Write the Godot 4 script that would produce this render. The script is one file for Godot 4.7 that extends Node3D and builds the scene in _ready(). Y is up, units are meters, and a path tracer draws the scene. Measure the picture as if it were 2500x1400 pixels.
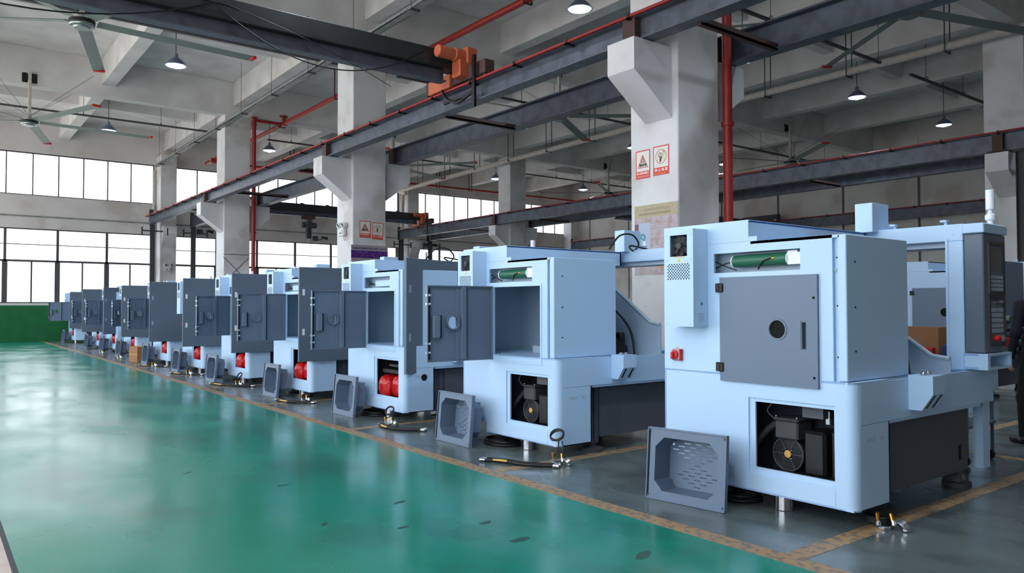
extends Node3D

# x: across the hall (to the right), y: up, z: towards the viewer; the rows of machines run along -z. Metres.
var M := {}
var kept := {}
var taken := {}
var rng := RandomNumberGenerator.new()

# ------------------------------------------------------------------ shape helpers
func st() -> SurfaceTool:
	var s := SurfaceTool.new()
	s.begin(Mesh.PRIMITIVE_TRIANGLES)
	return s

func tri(s: SurfaceTool, a: Vector3, b: Vector3, c: Vector3, na: Vector3, nb: Vector3, nc: Vector3) -> void:
	if (b - a).cross(c - a).dot(na + nb + nc) > 0.0:
		var t := b; b = c; c = t
		t = nb; nb = nc; nc = t
	s.set_normal(na); s.add_vertex(a)
	s.set_normal(nb); s.add_vertex(b)
	s.set_normal(nc); s.add_vertex(c)

func quad(s: SurfaceTool, a: Vector3, b: Vector3, c: Vector3, d: Vector3, n: Vector3) -> void:
	tri(s, a, b, c, n, n, n)
	tri(s, a, c, d, n, n, n)

# a box between two corners, its edges chamfered by c
func box(s: SurfaceTool, p: Vector3, q: Vector3, c := 0.0, xf := Transform3D()) -> void:
	var lo := Vector3(minf(p.x, q.x), minf(p.y, q.y), minf(p.z, q.z))
	var hi := Vector3(maxf(p.x, q.x), maxf(p.y, q.y), maxf(p.z, q.z))
	var m := (lo + hi) / 2
	var h := (hi - lo) / 2
	c = minf(c, minf(h.x, minf(h.y, h.z)) * 0.9)
	for a in 3:
		var u := (a + 1) % 3
		var w := (a + 2) % 3
		for sa in [-1.0, 1.0]:
			var f := PackedVector3Array()
			for k in [[-1, -1], [1, -1], [1, 1], [-1, 1]]:
				var e := Vector3.ZERO
				e[a] = sa * h[a]; e[u] = k[0] * (h[u] - c); e[w] = k[1] * (h[w] - c)
				f.append(xf * (m + e))
			var n := Vector3.ZERO
			n[a] = sa
			quad(s, f[0], f[1], f[2], f[3], (xf.basis * n).normalized())
			if c > 0.0:
				for su in [-1.0, 1.0]:
					var g := PackedVector3Array()
					for k in [[0, -1], [0, 1], [1, 1], [1, -1]]:
						var e := Vector3.ZERO
						e[a] = sa * (h[a] - (0.0 if k[0] == 0 else c)); e[u] = su * (h[u] - (c if k[0] == 0 else 0.0)); e[w] = k[1] * (h[w] - c)
						g.append(xf * (m + e))
					var ne := Vector3.ZERO
					ne[a] = sa; ne[u] = su
					quad(s, g[0], g[1], g[2], g[3], (xf.basis * ne).normalized())
	if c > 0.0:
		for sx in [-1.0, 1.0]:
			for sy in [-1.0, 1.0]:
				for sz in [-1.0, 1.0]:
					var n := Vector3(sx, sy, sz)
					var nn := (xf.basis * n).normalized()
					tri(s, xf * (m + n * (h - Vector3(0, c, c))), xf * (m + n * (h - Vector3(c, 0, c))), xf * (m + n * (h - Vector3(c, c, 0))), nn, nn, nn)

func bx(s: SurfaceTool, x0: float, y0: float, z0: float, x1: float, y1: float, z1: float, c := 0.0, xf := Transform3D()) -> void:
	box(s, Vector3(x0, y0, z0), Vector3(x1, y1, z1), c, xf)

# a round rod swept along points, its radius even or one per point
func tube(s: SurfaceTool, pts: Array, r: float, n := 8, r_end := -1.0) -> void:
	var rings := []
	var side := Vector3.ZERO
	for i in pts.size():
		var t: Vector3 = ((pts[mini(i + 1, pts.size() - 1)] as Vector3) - (pts[maxi(i - 1, 0)] as Vector3)).normalized()
		if side == Vector3.ZERO:
			side = t.cross(Vector3.UP if absf(t.y) < 0.9 else Vector3.RIGHT).normalized()
		side = (side - t * side.dot(t)).normalized()
		var up := t.cross(side)
		var ring := []
		var rr := r if r_end < 0.0 else lerpf(r, r_end, float(i) / (pts.size() - 1))
		for k in n:
			var d := side * cos(TAU * k / n) + up * sin(TAU * k / n)
			ring.append([(pts[i] as Vector3) + d * rr, d])
		rings.append(ring)
	for i in rings.size() - 1:
		for k in n:
			var a = rings[i][k]; var b = rings[i][(k + 1) % n]; var c = rings[i + 1][(k + 1) % n]; var d = rings[i + 1][k]
			tri(s, a[0], b[0], c[0], a[1], b[1], c[1])
			tri(s, a[0], c[0], d[0], a[1], c[1], d[1])
	for e in [0, rings.size() - 1]:
		var nn: Vector3 = ((pts[e] as Vector3) - (pts[1 if e == 0 else e - 1] as Vector3)).normalized()
		for k in range(1, n - 1):
			tri(s, rings[e][0][0], rings[e][k][0], rings[e][k + 1][0], nn, nn, nn)

# a profile of (radius, height) turned about the y axis
func lathe(s: SurfaceTool, prof: Array, n := 24, xf := Transform3D()) -> void:
	for i in prof.size() - 1:
		var p: Vector2 = prof[i]
		var q: Vector2 = prof[i + 1]
		var nr := Vector2(q.y - p.y, -(q.x - p.x))
		if nr.length() < 1e-9:
			continue
		nr = nr.normalized()
		for k in n:
			var a := TAU * k / n
			var b := TAU * (k + 1) / n
			var da := Vector3(cos(a), 0, sin(a))
			var db := Vector3(cos(b), 0, sin(b))
			var na := xf.basis * (da * nr.x + Vector3.UP * nr.y)
			var nb := xf.basis * (db * nr.x + Vector3.UP * nr.y)
			var v := [xf * (da * p.x + Vector3.UP * p.y), xf * (db * p.x + Vector3.UP * p.y), xf * (db * q.x + Vector3.UP * q.y), xf * (da * q.x + Vector3.UP * q.y)]
			if p.x > 1e-6:
				tri(s, v[0], v[1], v[2], na, nb, nb)
			if q.x > 1e-6:
				tri(s, v[0], v[2], v[3], na, nb, na)

func cyl(s: SurfaceTool, a: Vector3, b: Vector3, r: float, n := 16, bevel := 0.0) -> void:
	var y := (b - a).normalized()
	var x := y.cross(Vector3.UP if absf(y.y) < 0.9 else Vector3.RIGHT).normalized()
	var h := (b - a).length()
	lathe(s, [Vector2(0, 0), Vector2(r - bevel, 0), Vector2(r, bevel), Vector2(r, h - bevel), Vector2(r - bevel, h), Vector2(0, h)], n, Transform3D(Basis(x, y, x.cross(y)), a))

# a flat outline (x, y) given thickness along z
func slab(s: SurfaceTool, poly: PackedVector2Array, z0: float, z1: float, xf := Transform3D()) -> void:
	var idx := Geometry2D.triangulate_polygon(poly)
	for e in [[z0, -signf(z1 - z0)], [z1, signf(z1 - z0)]]:
		var n: Vector3 = xf.basis * Vector3(0, 0, e[1])
		for i in range(0, idx.size(), 3):
			var p := []
			for k in 3:
				p.append(xf * Vector3(poly[idx[i + k]].x, poly[idx[i + k]].y, e[0]))
			tri(s, p[0], p[1], p[2], n, n, n)
	var turn := 0.0
	for i in poly.size():
		turn += poly[i].cross(poly[(i + 1) % poly.size()])
	for i in poly.size():
		var a := poly[i]
		var b := poly[(i + 1) % poly.size()]
		var d := (b - a).normalized()
		var n: Vector3 = xf.basis * Vector3(d.y, -d.x, 0) * signf(turn)
		quad(s, xf * Vector3(a.x, a.y, z0), xf * Vector3(b.x, b.y, z0), xf * Vector3(b.x, b.y, z1), xf * Vector3(a.x, a.y, z1), n)

# a plate u0..u1 by v0..v1 with rectangular openings, w0..w1 thick; xf lays (u, v, w) in place
func holed(s: SurfaceTool, u0: float, v0: float, u1: float, v1: float, holes: Array, w0: float, w1: float, xf := Transform3D()) -> void:
	var us := [u0, u1]
	for h in holes:
		us.append(clampf(h[0], u0, u1)); us.append(clampf(h[2], u0, u1))
	us.sort()
	for i in us.size() - 1:
		if us[i + 1] - us[i] < 1e-5:
			continue
		var mid: float = (us[i] + us[i + 1]) / 2
		var cuts := []
		for h in holes:
			if h[0] < mid and mid < h[2]:
				cuts.append([h[1], h[3]])
		cuts.sort()
		var y := v0
		for c in cuts + [[v1, v1]]:
			if c[0] - y > 1e-5:
				bx(s, us[i], y, w0, us[i + 1], minf(c[0], v1), w1, 0.0, xf)
			y = maxf(y, c[1])

func ring(s: SurfaceTool, at: Vector3, axis: Vector3, r: float, thick: float, n := 24) -> void:
	var x := axis.cross(Vector3.UP if absf(axis.y) < 0.9 else Vector3.RIGHT).normalized()
	var y := axis.cross(x)
	var pts := []
	for k in n + 1:
		pts.append(at + (x * cos(TAU * k / n) + y * sin(TAU * k / n)) * r)
	tube(s, pts, thick, 5)

func arc(a: Vector3, b: Vector3, sag: float, n := 12) -> Array:
	var p := []
	for i in n + 1:
		var t := float(i) / n
		p.append(a.lerp(b, t) - Vector3.UP * sag * 4.0 * t * (1.0 - t))
	return p

func smooth(ctrl: Array, n := 6) -> Array:
	var c := Curve3D.new()
	for i in ctrl.size():
		var d: Vector3 = ((ctrl[mini(i + 1, ctrl.size() - 1)] as Vector3) - (ctrl[maxi(i - 1, 0)] as Vector3)) / 6.0
		c.add_point(ctrl[i], -d, d)
	var out := []
	for i in ctrl.size() - 1:
		for k in n:
			out.append(c.sample(i, float(k) / n))
	out.append(ctrl[-1])
	return out

# ------------------------------------------------------------------ nodes
func numbered(called: String) -> String:
	taken[called] = taken.get(called, -1) + 1
	return called if taken[called] == 0 else "%s_%03d" % [called, taken[called]]

func tag(o: Node3D, label := "", category := "", group := "", kind := "") -> Node3D:
	if label: o.set_meta("label", label)
	if category: o.set_meta("category", category)
	if group: o.set_meta("group", group)
	if kind: o.set_meta("kind", kind)
	return o

func thing(called: String, at := Vector3.ZERO, turn := 0.0) -> Node3D:
	var o := Node3D.new()
	o.name = numbered(called)
	add_child(o)
	o.position = at
	o.rotation.y = turn
	return o

func part(called: String, s: SurfaceTool, m: Material, parent: Node3D, label := "") -> MeshInstance3D:
	return put(called, s.commit(), m, parent, label)

func put(called: String, mesh: Mesh, m: Material, parent: Node3D, label := "") -> MeshInstance3D:
	var o := MeshInstance3D.new()
	o.mesh = mesh
	o.material_override = m
	o.name = numbered(called) if parent == self else called
	parent.add_child(o, true)
	if label: o.set_meta("label", label)
	return o

# a shape kept under a key, so that alike parts share it
func same(key: String, make: Callable) -> Mesh:
	if not kept.has(key):
		var s := st()
		make.call(s)
		kept[key] = s.commit()
	return kept[key]

func copy(o: Node3D, called: String) -> Node3D:
	var c := o.duplicate()
	c.name = numbered(called)
	add_child(c)
	return c

# ------------------------------------------------------------------ materials
func noise(freq: float, octaves: int, seed_: int, cols: Array, offs: Array, size := 512, kind := FastNoiseLite.TYPE_SIMPLEX_SMOOTH) -> NoiseTexture2D:
	var f := FastNoiseLite.new()
	f.noise_type = kind
	f.frequency = freq
	f.fractal_octaves = octaves
	f.seed = seed_
	var g := Gradient.new()
	g.offsets = PackedFloat32Array(offs)
	g.colors = PackedColorArray(cols)
	var t := NoiseTexture2D.new()
	t.width = size; t.height = size
	t.seamless = true
	t.noise = f
	t.color_ramp = g
	return t

func mat(c: Color, rough := 0.5, metal := 0.0) -> StandardMaterial3D:
	var m := StandardMaterial3D.new()
	m.albedo_color = c
	m.roughness = rough
	m.metallic = metal
	return m

func lin(r: float, g: float, b: float) -> Color:
	return Color(r, g, b).linear_to_srgb()

func worn(m: StandardMaterial3D, t: Texture2D, per_metre: float) -> StandardMaterial3D:
	m.albedo_texture = t
	m.uv1_triplanar = true
	m.uv1_world_triplanar = true
	m.uv1_scale = Vector3.ONE * per_metre
	return m

func make_materials() -> void:
	var w := Color(1, 1, 1)
	var soft := noise(0.012, 5, 3, [Color(0.93, 0.925, 0.92), w], [0.25, 0.8])
	var plaster := noise(0.006, 4, 5, [Color(0.90, 0.885, 0.87), Color(0.97, 0.965, 0.96), w], [0.2, 0.42, 0.7])
	M.wall = worn(mat(Color(0.84, 0.82, 0.81), 0.85), plaster, 0.13)
	M.concrete = worn(mat(Color(0.88, 0.87, 0.865), 0.9), soft, 0.11)
	M.column = worn(mat(Color(0.87, 0.865, 0.87), 0.8), plaster, 0.23)
	M.dado = worn(mat(Color(0.0, 0.40, 0.20), 0.6), soft, 0.3)
	var green := mat(Color(0.0, 0.52, 0.44), 1.0)
	green.albedo_texture = noise(0.004, 5, 11, [Color(0.72, 0.84, 0.80), Color(0.92, 0.96, 0.93), Color(0.97, 1, 0.98), Color(1.0, 0.98, 0.93)], [0.2, 0.42, 0.6, 0.9], 1024)
	green.uv1_triplanar = true
	green.uv1_world_triplanar = true
	green.uv1_scale = Vector3(0.16, 1, 0.1)
	green.roughness_texture = noise(0.004, 5, 12, [Color(0.17, 0.17, 0.17), Color(0.22, 0.22, 0.22), Color(0.30, 0.30, 0.30)], [0.2, 0.5, 0.85], 1024)
	green.metallic_specular = 0.62
	M.green = green
	var grey := mat(Color(0.38, 0.42, 0.42), 1.0)
	grey.albedo_texture = noise(0.006, 6, 21, [Color(0.84, 0.85, 0.84), Color(0.95, 0.95, 0.95), w], [0.2, 0.45, 0.8], 1024)
	grey.uv1_triplanar = true
	grey.uv1_world_triplanar = true
	grey.uv1_scale = Vector3(0.35, 1, 0.2)
	grey.roughness_texture = noise(0.005, 5, 22, [Color(0.19, 0.19, 0.19), Color(0.30, 0.30, 0.30)], [0.25, 0.8], 1024)
	grey.metallic_specular = 0.6
	M.grey = grey
	M.pink = worn(mat(Color(0.78, 0.70, 0.67), 0.35), soft, 0.5)
	M.line = worn(mat(Color(0.66, 0.55, 0.44), 0.45), noise(0.02, 5, 31, [Color(0.72, 0.74, 0.78), Color(0.95, 0.95, 0.95), Color(1.0, 0.93, 0.75)], [0.3, 0.5, 0.75]), 1.2)
	M.stain = mat(Color(0.02, 0.28, 0.22), 0.4)
	var orange_peel := noise(0.35, 3, 41, [Color(0.4, 0.4, 0.4), Color(0.6, 0.6, 0.6)], [0.3, 0.7], 256)
	M.white = mat(lin(0.50, 0.69, 0.93), 0.42)
	M.white_side = M.white
	for m in [M.white]:
		m.heightmap_enabled = true
		m.heightmap_texture = orange_peel
		m.heightmap_scale = 0.02
		m.uv1_triplanar = true
		m.uv1_scale = Vector3.ONE * 6
	M.inner = mat(lin(0.42, 0.53, 0.64), 0.5)
	M.panel = mat(lin(0.12, 0.155, 0.21), 0.42)
	M.door = mat(lin(0.145, 0.195, 0.285), 0.42)
	M.tank = mat(lin(0.085, 0.09, 0.115), 0.55)
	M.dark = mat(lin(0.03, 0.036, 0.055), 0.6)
	M.black = mat(Color(0.045, 0.045, 0.055), 0.45)
	M.gap = mat(Color(0.02, 0.02, 0.03), 0.9)
	M.guard = mat(Color(0.27, 0.28, 0.31), 0.4)
	M.rubber = mat(Color(0.03, 0.03, 0.035), 0.5)
	M.steel = mat(Color(0.80, 0.80, 0.82), 0.22, 1.0)
	M.brass = mat(Color(0.85, 0.63, 0.28), 0.3, 1.0)
	M.gold = mat(Color(0.86, 0.66, 0.36), 0.5)
	M.green_tube = mat(Color(0.15, 0.40, 0.30), 0.4)
	M.red_bag = mat(Color(0.75, 0.06, 0.07), 0.28)
	M.red = mat(Color(0.80, 0.10, 0.12), 0.4)
	M.red_grey = mat(Color(0.72, 0.55, 0.58), 0.4)
	M.yellow = mat(Color(0.93, 0.70, 0.16), 0.5)
	M.teal_led = mat(Color(0.05, 0.55, 0.5), 0.3)
	M.label = mat(Color(0.62, 0.66, 0.74), 0.6)
	M.bright = mat(Color(0.93, 0.94, 0.97), 0.35)
	var rust := noise(0.01, 4, 51, [Color(0.86, 0.85, 0.85), Color(0.96, 0.96, 0.97), w], [0.25, 0.5, 0.8])
	M.beam = worn(mat(lin(0.105, 0.12, 0.155), 0.42), rust, 0.5)
	M.beam.metallic = 0.25
	M.bridge = worn(mat(lin(0.02, 0.021, 0.023), 0.5), rust, 0.4)
	M.bracket = mat(lin(0.075, 0.035, 0.03), 0.7)
	M.post = mat(lin(0.05, 0.052, 0.056), 0.6)
	M.pipe_red = worn(mat(Color(0.62, 0.14, 0.13), 0.45), soft, 0.9)
	M.pipe_white = worn(mat(Color(0.80, 0.77, 0.74), 0.5), soft, 0.7)
	M.conduit = mat(lin(0.055, 0.058, 0.06), 0.6)
	M.tray = worn(mat(Color(0.58, 0.59, 0.58), 0.5), rust, 0.8)
	M.orange = mat(Color(0.76, 0.38, 0.25), 0.5)
	M.blade = mat(Color(0.50, 0.54, 0.51), 0.45)
	M.hub = mat(Color(0.62, 0.63, 0.63), 0.3, 0.8)
	M.shade = mat(Color(0.42, 0.47, 0.56), 0.4, 0.3)
	M.lamp = mat(Color(0.9, 0.95, 1.0), 0.5)
	M.lamp.emission_enabled = true
	M.lamp.emission = Color(0.86, 0.95, 1.0)
	M.lamp.emission_energy_multiplier = 2.2
	M.frame = mat(Color(0.30, 0.29, 0.30), 0.5)
	var glass := mat(Color(0.55, 0.62, 0.66, 0.30), 0.08)
	glass.transparency = BaseMaterial3D.TRANSPARENCY_ALPHA
	M.glass = glass
	var clear := mat(Color(0.9, 0.95, 0.97, 0.06), 0.05)
	clear.transparency = BaseMaterial3D.TRANSPARENCY_ALPHA
	M.clear = clear
	M.card = mat(Color(0.62, 0.44, 0.30), 0.85)
	M.box_white = mat(Color(0.86, 0.86, 0.85), 0.5)
	M.navy = mat(Color(0.035, 0.05, 0.11), 0.85)
	M.cloth = mat(Color(0.03, 0.03, 0.035), 0.9)
	M.skin = mat(Color(0.78, 0.58, 0.47), 0.55)
	M.hair = mat(Color(0.03, 0.025, 0.022), 0.6)
	M.blue = mat(Color(0.10, 0.25, 0.42), 0.5)
	M.screen = mat(Color(0.13, 0.11, 0.13), 0.12)

# ------------------------------------------------------------------ everything
func _ready() -> void:
	rng.seed = 7
	# camera
	var cam := Camera3D.new()
	cam.name = "camera"
	cam.fov = 41.135
	cam.near = 0.05
	cam.far = 300.0
	cam.basis = Basis(Vector3.UP, deg_to_rad(-37.5)) * Basis(Vector3.RIGHT, deg_to_rad(1.493)) * Basis(Vector3.BACK, deg_to_rad(-0.099))
	cam.position = Vector3(0, 1.5, 0)
	add_child(cam)
	cam.current = true
	# sky: bright even overcast
	var sky := ProceduralSkyMaterial.new()
	sky.sky_top_color = lin(0.83, 0.91, 1.0)
	sky.sky_horizon_color = lin(0.87, 0.93, 0.98)
	sky.ground_bottom_color = lin(0.62, 0.61, 0.59)
	sky.ground_horizon_color = lin(0.80, 0.79, 0.77)
	sky.sky_curve = 0.3
	var env := Environment.new()
	env.background_mode = Environment.BG_SKY
	env.sky = Sky.new()
	env.sky.sky_material = sky
	env.background_energy_multiplier = 3.6
	env.tonemap_mode = Environment.TONE_MAPPER_LINEAR
	env.tonemap_exposure = 1.55
	env.sdfgi_enabled = true
	env.ssao_enabled = true
	env.ssil_enabled = true
	var we := WorldEnvironment.new()
	we.name = "environment"
	we.environment = env
	add_child(we)
	make_materials()
	build_hall()
	build_steel()
	build_pipes()
	build_lamps()
	build_fans()
	build_signs()
	build_machines()
	build_floor_things()
	build_person()

const LAMP_POWER := 8.0
const XL := -4.6
const XR := 35.3
const ZF := -39.3
const ZN := 9.0
const COLS := [3.39, -7.34, -18.07, -28.80]
const TOP := 9.9

# ------------------------------------------------------------------ the hall
func struct(called: String, label: String) -> Node3D:
	var o := thing(called)
	return tag(o, label, "", "", "structure")

func build_hall() -> void:
	var s := st()
	# floor: coatings side by side, painted lines a millimetre proud
	var fl := struct("floor", "factory floor of green and grey glossy coating with worn yellow lane lines")
	s = st(); bx(s, 0.44, -0.2, ZF, 4.0, 0, ZN); part("green_coating", s, M.green, fl)
	s = st(); bx(s, 4.0, -0.2, ZF, XR, 0, ZN); part("grey_coating", s, M.grey, fl)
	s = st(); bx(s, XL, -0.2, ZF, 0.41, 0, ZN); part("pale_walkway", s, M.pink, fl)
	s = st(); bx(s, 0.41, -0.2, ZF, 0.44, -0.001, ZN); part("joint", s, M.post, fl)
	s = st(); bx(s, 4.0, 0, ZF, 4.15, 0.0015, ZN); part("lane_line", s, M.line, fl)
	s = st(); bx(s, 8.43, 0, ZF, 8.56, 0.0015, ZN); part("lane_line", s, M.line, fl)
	for k in range(-1, 12):
		var z := -2.56 - 3.01 * k
		s = st(); bx(s, 4.15, 0, z, 8.43, 0.0015, z - 0.14); part("bay_line", s, M.line, fl)
	for z in [-3.8, -8.0]:
		s = st(); bx(s, 9.9, 0, z, 13.2, 0.0015, z - 0.14); part("bay_line", s, M.line, fl)
	for p in [[3.05, -3.9, 0.05, 0.0], [3.45, -3.2, 0.06, 0.4], [3.1, -4.35, 0.04, 0.2], [2.6, -4.6, 0.03, 0.1], [2.9, -5.2, 0.035, 0.3], [2.2, -5.0, 0.03, 0.8], [2.4, -6.3, 0.035, 0.0], [1.9, -7.3, 0.03, 0.5], [2.75, -3.1, 0.02, 0.3]]:
		s = st()
		var poly := PackedVector2Array()
		for k in 10:
			poly.append(Vector2(cos(TAU * k / 10) * p[2] * rng.randf_range(1.3, 2.0), sin(TAU * k / 10) * p[2] * rng.randf_range(0.5, 0.8)))
		slab(s, poly, 0, 0.0008, Transform3D(Basis(Vector3.UP, p[3]) * Basis(Vector3.RIGHT, -PI / 2), Vector3(p[0], 0, p[1])))
		part("stain", s, M.stain, fl)
	# ceiling
	var ce := struct("ceiling", "white painted concrete ceiling slab of the factory hall")
	s = st(); bx(s, XL - 0.3, TOP, ZF - 0.3, XR + 0.3, TOP + 0.25, ZN + 0.3); part("slab", s, M.concrete, ce)
	var x := 9.235 - 4.41 * 3
	var nth := 0
	while x < XR:
		var b := struct("trim_%d" % (nth + 1), "concrete ceiling beam running along the hall")
		s = st(); bx(s, x - 0.21, 9.02 if nth % 3 == 0 else 9.03, ZF, x + 0.21, TOP, ZN, 0.012); part("beam", s, M.concrete, b)
		nth += 1
		x += 4.41
	for z in COLS:
		var g := struct("trim_%d" % (nth + 1), "deep concrete girder crossing the hall over the columns")
		s = st(); bx(s, XL, 8.64, z - 0.42, XR, TOP, z, 0.012); part("girder", s, M.concrete, g)
		nth += 1
	for z in [-1.9, -12.75, -23.4, -33.9]:
		var g := struct("trim_%d" % (nth + 1), "shallow concrete cross beam under the ceiling")
		s = st(); bx(s, XL, 9.38, z - 0.17, XR, TOP, z + 0.17, 0.01); part("cross_beam", s, M.concrete, g)
		nth += 1
	# columns with corbels
	for row in 2:
		for k in COLS.size():
			column(8.7 + 13.3 * row, COLS[k], ["behind the camera", "nearest the camera with red riser pipe", "second along the row, with a purple notice board", "third along the row with the crossed wires"][k] if row == 0 else ["behind the camera", "at the right edge of the view", "hidden behind the nearest column", "with the white pipe crossing behind the middle machines"][k])
	for row in 4:
		var p := struct("column", "white wall pilaster on the window wall, number %d from the left" % (row + 1))
		p.name = numbered("pilaster")
		var px: float = [XL, 8.7, 22.0, XR - 0.7][row]
		s = st(); bx(s, px, 0, ZF, px + 0.72, 8.7, ZF + 0.8, 0.02); part("shaft", s, M.column, p)
		s = st()
		slab(s, PackedVector2Array([Vector2(0, 4.3), Vector2(0.35, 4.95), Vector2(0.35, 5.3), Vector2(0, 5.3)]), px + 0.06, px + 0.66, Transform3D(Basis(Vector3(0, 0, 1), Vector3.UP, Vector3(1, 0, 0)), Vector3(0, 0, ZF + 0.8)))
		part("corbel", s, M.column, p)
	# far wall with two bands of windows
	var up := [[-3.75, 6.41, 8.62, 8.31], [9.55, 6.41, 21.9, 8.31], [22.85, 6.41, 35.15, 8.31]]
	var low := [[-3.75, 1.68, 8.60, 4.96], [9.55, 1.68, 21.9, 4.96], [22.85, 1.68, 34.5, 4.96]]
	var far := struct("wall_far", "far wall with a green painted dado under two bands of windows")
	s = st(); holed(s, XL - 0.3, 0, XR + 0.3, TOP, up + low, ZF - 0.3, ZF); part("wall", s, M.wall, far)
	s = st(); bx(s, XL, 0, ZF, XR, 1.58, ZF + 0.012); part("green_dado", s, M.dado, far)
	s = st(); bx(s, XL, 5.46, ZF, XR, 5.52, ZF + 0.05, 0.01); part("conduit_strip", s, M.tray, far)
	for k in up.size():
		window("upper", up[k], k)
		window("lower", low[k], k)
	# right wall
	var rw := struct("wall_right", "right wall of pale jointed panels above a green dado")
	var z := ZN
	while z > ZF:
		s = st(); bx(s, XR, 0, z - 0.012, XR + 0.3, TOP, maxf(z - 3.55, ZF)); part("wall_panel", s, M.wall, rw)
		s = st(); bx(s, XR - 0.015, 2.0, z + 0.05, XR, 8.6, z - 0.05); part("seam_cover", s, M.frame, rw)
		z -= 3.57
	s = st(); bx(s, XR - 0.012, 0, ZN, XR, 1.58, ZF); part("green_dado", s, M.dado, rw)
	# near wall behind the camera
	var nw := struct("wall_near", "plain wall behind the camera")
	s = st(); bx(s, XL - 0.3, 0, ZN, XR + 0.3, TOP, ZN + 0.3); part("wall", s, M.wall, nw)
	# left wall with the same two bands of windows
	var lw := struct("wall_left", "left wall with two bands of windows over a green dado")
	var xf := Transform3D(Basis(Vector3(0, 0, 1), Vector3.UP, Vector3(1, 0, 0)), Vector3.ZERO)
	var holes := []
	for k in 4:
		var z0: float = ZF + 1.0 + k * 11.6
		var z1: float = minf(z0 + 10.7, 2.4)
		holes.append([z0, 5.9, z1, 8.9])
		holes.append([z0, 0.9, z1, 5.3])
	s = st(); holed(s, ZF, 0, ZN, TOP, holes, XL - 0.3, XL, xf); part("wall", s, M.wall, lw)
	s = st(); bx(s, XL, 0, ZN, XL + 0.012, 0.85, ZF); part("green_dado", s, M.dado, lw)
	for h in holes:
		var wd := struct("window_%d" % (taken.get("window_n", 0) + 1), "side window of the left wall")
		taken["window_n"] = taken.get("window_n", 0) + 1
		s = st(); holed(s, h[0], h[1], h[2], h[3], [[h[0] + 0.06, h[1] + 0.06, h[2] - 0.06, h[3] - 0.06]], XL - 0.2, XL - 0.12, xf); part("frame", s, M.frame, wd)
		for i in 6:
			var a: float = lerpf(h[0], h[2], i / 6.0)
			s = st(); bx(s, a - 0.03, h[1], XL - 0.19, a + 0.03, h[3], XL - 0.13, 0.0, xf); part("mullion", s, M.frame, wd)
			s = st(); bx(s, a + 0.03, h[1] + 0.06, XL - 0.162, lerpf(h[0], h[2], (i + 1) / 6.0) - 0.03, h[3] - 0.06, XL - 0.158, 0.0, xf); part("pane", s, M.clear, wd)

func column(x: float, z: float, where: String) -> void:
	var c := struct("column", "white square concrete column with corbels, " + where)
	var s := st()
	bx(s, x, 0, z - 0.95, x + 0.95, 8.66, z, 0.015); part("shaft", s, M.column, c)
	var prof := PackedVector2Array([Vector2(0, 4.28), Vector2(0.8, 4.87), Vector2(0.8, 5.33), Vector2(0, 5.33)])
	s = st(); slab(s, prof, z - 0.64, z - 0.11, Transform3D(Basis(Vector3(-1, 0, 0), Vector3.UP, Vector3(0, 0, 1)), Vector3(x, 0, 0))); part("corbel", s, M.column, c)
	s = st(); slab(s, prof, z - 0.64, z - 0.11, Transform3D(Basis(Vector3(1, 0, 0), Vector3.UP, Vector3(0, 0, 1)), Vector3(x + 0.95, 0, 0))); part("corbel", s, M.column, c)

func window(band: String, h: Array, k: int) -> void:
	var n: int = taken.get("window_n", 0) + 1
	taken["window_n"] = n
	var w := struct("window_%d" % n, "%s band of windows in bay %d of the far wall" % [band, k + 1])
	var s := st()
	holed(s, h[0], h[1], h[2], h[3], [[h[0] + 0.05, h[1] + 0.05, h[2] - 0.05, h[3] - 0.05]], ZF - 0.2, ZF - 0.1); part("frame", s, M.frame, w)
	var pitch: float = 1.022 if k > 0 else 0.985
	var first: float = [2.685 - 7 * 0.985, 9.574, 22.70][k]
	if band == "upper":
		var x := first
		while x < h[2]:
			if x > h[0] + 0.1:
				s = st(); bx(s, x - 0.022, h[1], ZF - 0.19, x + 0.022, h[3], ZF - 0.11); part("mullion", s, M.frame, w)
			s = st(); bx(s, maxf(x + 0.022, h[0] + 0.05), h[1] + 0.05, ZF - 0.152, minf(x + pitch - 0.022, h[2] - 0.05), h[3] - 0.05, ZF - 0.148); part("pane", s, M.glass, w)
			x += pitch
		return
	s = st(); bx(s, h[0], 3.49, ZF - 0.19, h[2], 3.58, ZF - 0.09); part("transom", s, M.frame, w)
	s = st(); bx(s, h[0], 4.24, ZF - 0.18, h[2], 4.275, ZF - 0.11); part("transom", s, M.frame, w)
	var x: float = [2.68 - 4 * 1.97, 9.5, 22.66][k]
	var p := pitch * 2
	while x < h[2]:
		if x > h[0] + 0.1:
			s = st(); bx(s, x - 0.05, 3.5, ZF - 0.19, x + 0.05, h[3], ZF - 0.09); part("mullion", s, M.frame, w)
			s = st(); bx(s, x - 0.1, h[1], ZF - 0.19, x + 0.1, 3.5, ZF - 0.09); part("mullion", s, M.frame, w)
		if x + p / 2 < h[2]:
			s = st(); bx(s, x + p / 2 - 0.03, h[1], ZF - 0.18, x + p / 2 + 0.03, 3.5, ZF - 0.1); part("sash_stile", s, M.frame, w)
		for r in [[h[1] + 0.05, 3.49, x + 0.1, x + p / 2 - 0.03], [h[1] + 0.05, 3.49, x + p / 2 + 0.03, x + p - 0.1], [3.58, 4.24, x + 0.05, x + p - 0.05], [4.275, h[3] - 0.05, x + 0.05, x + p - 0.05]]:
			var a := maxf(r[2], h[0] + 0.05)
			var b := minf(r[3], h[2] - 0.05)
			if b > a:
				s = st(); bx(s, a, r[0], ZF - 0.152, b, r[1], ZF - 0.148); part("pane", s, M.glass, w)
		x += p

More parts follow.
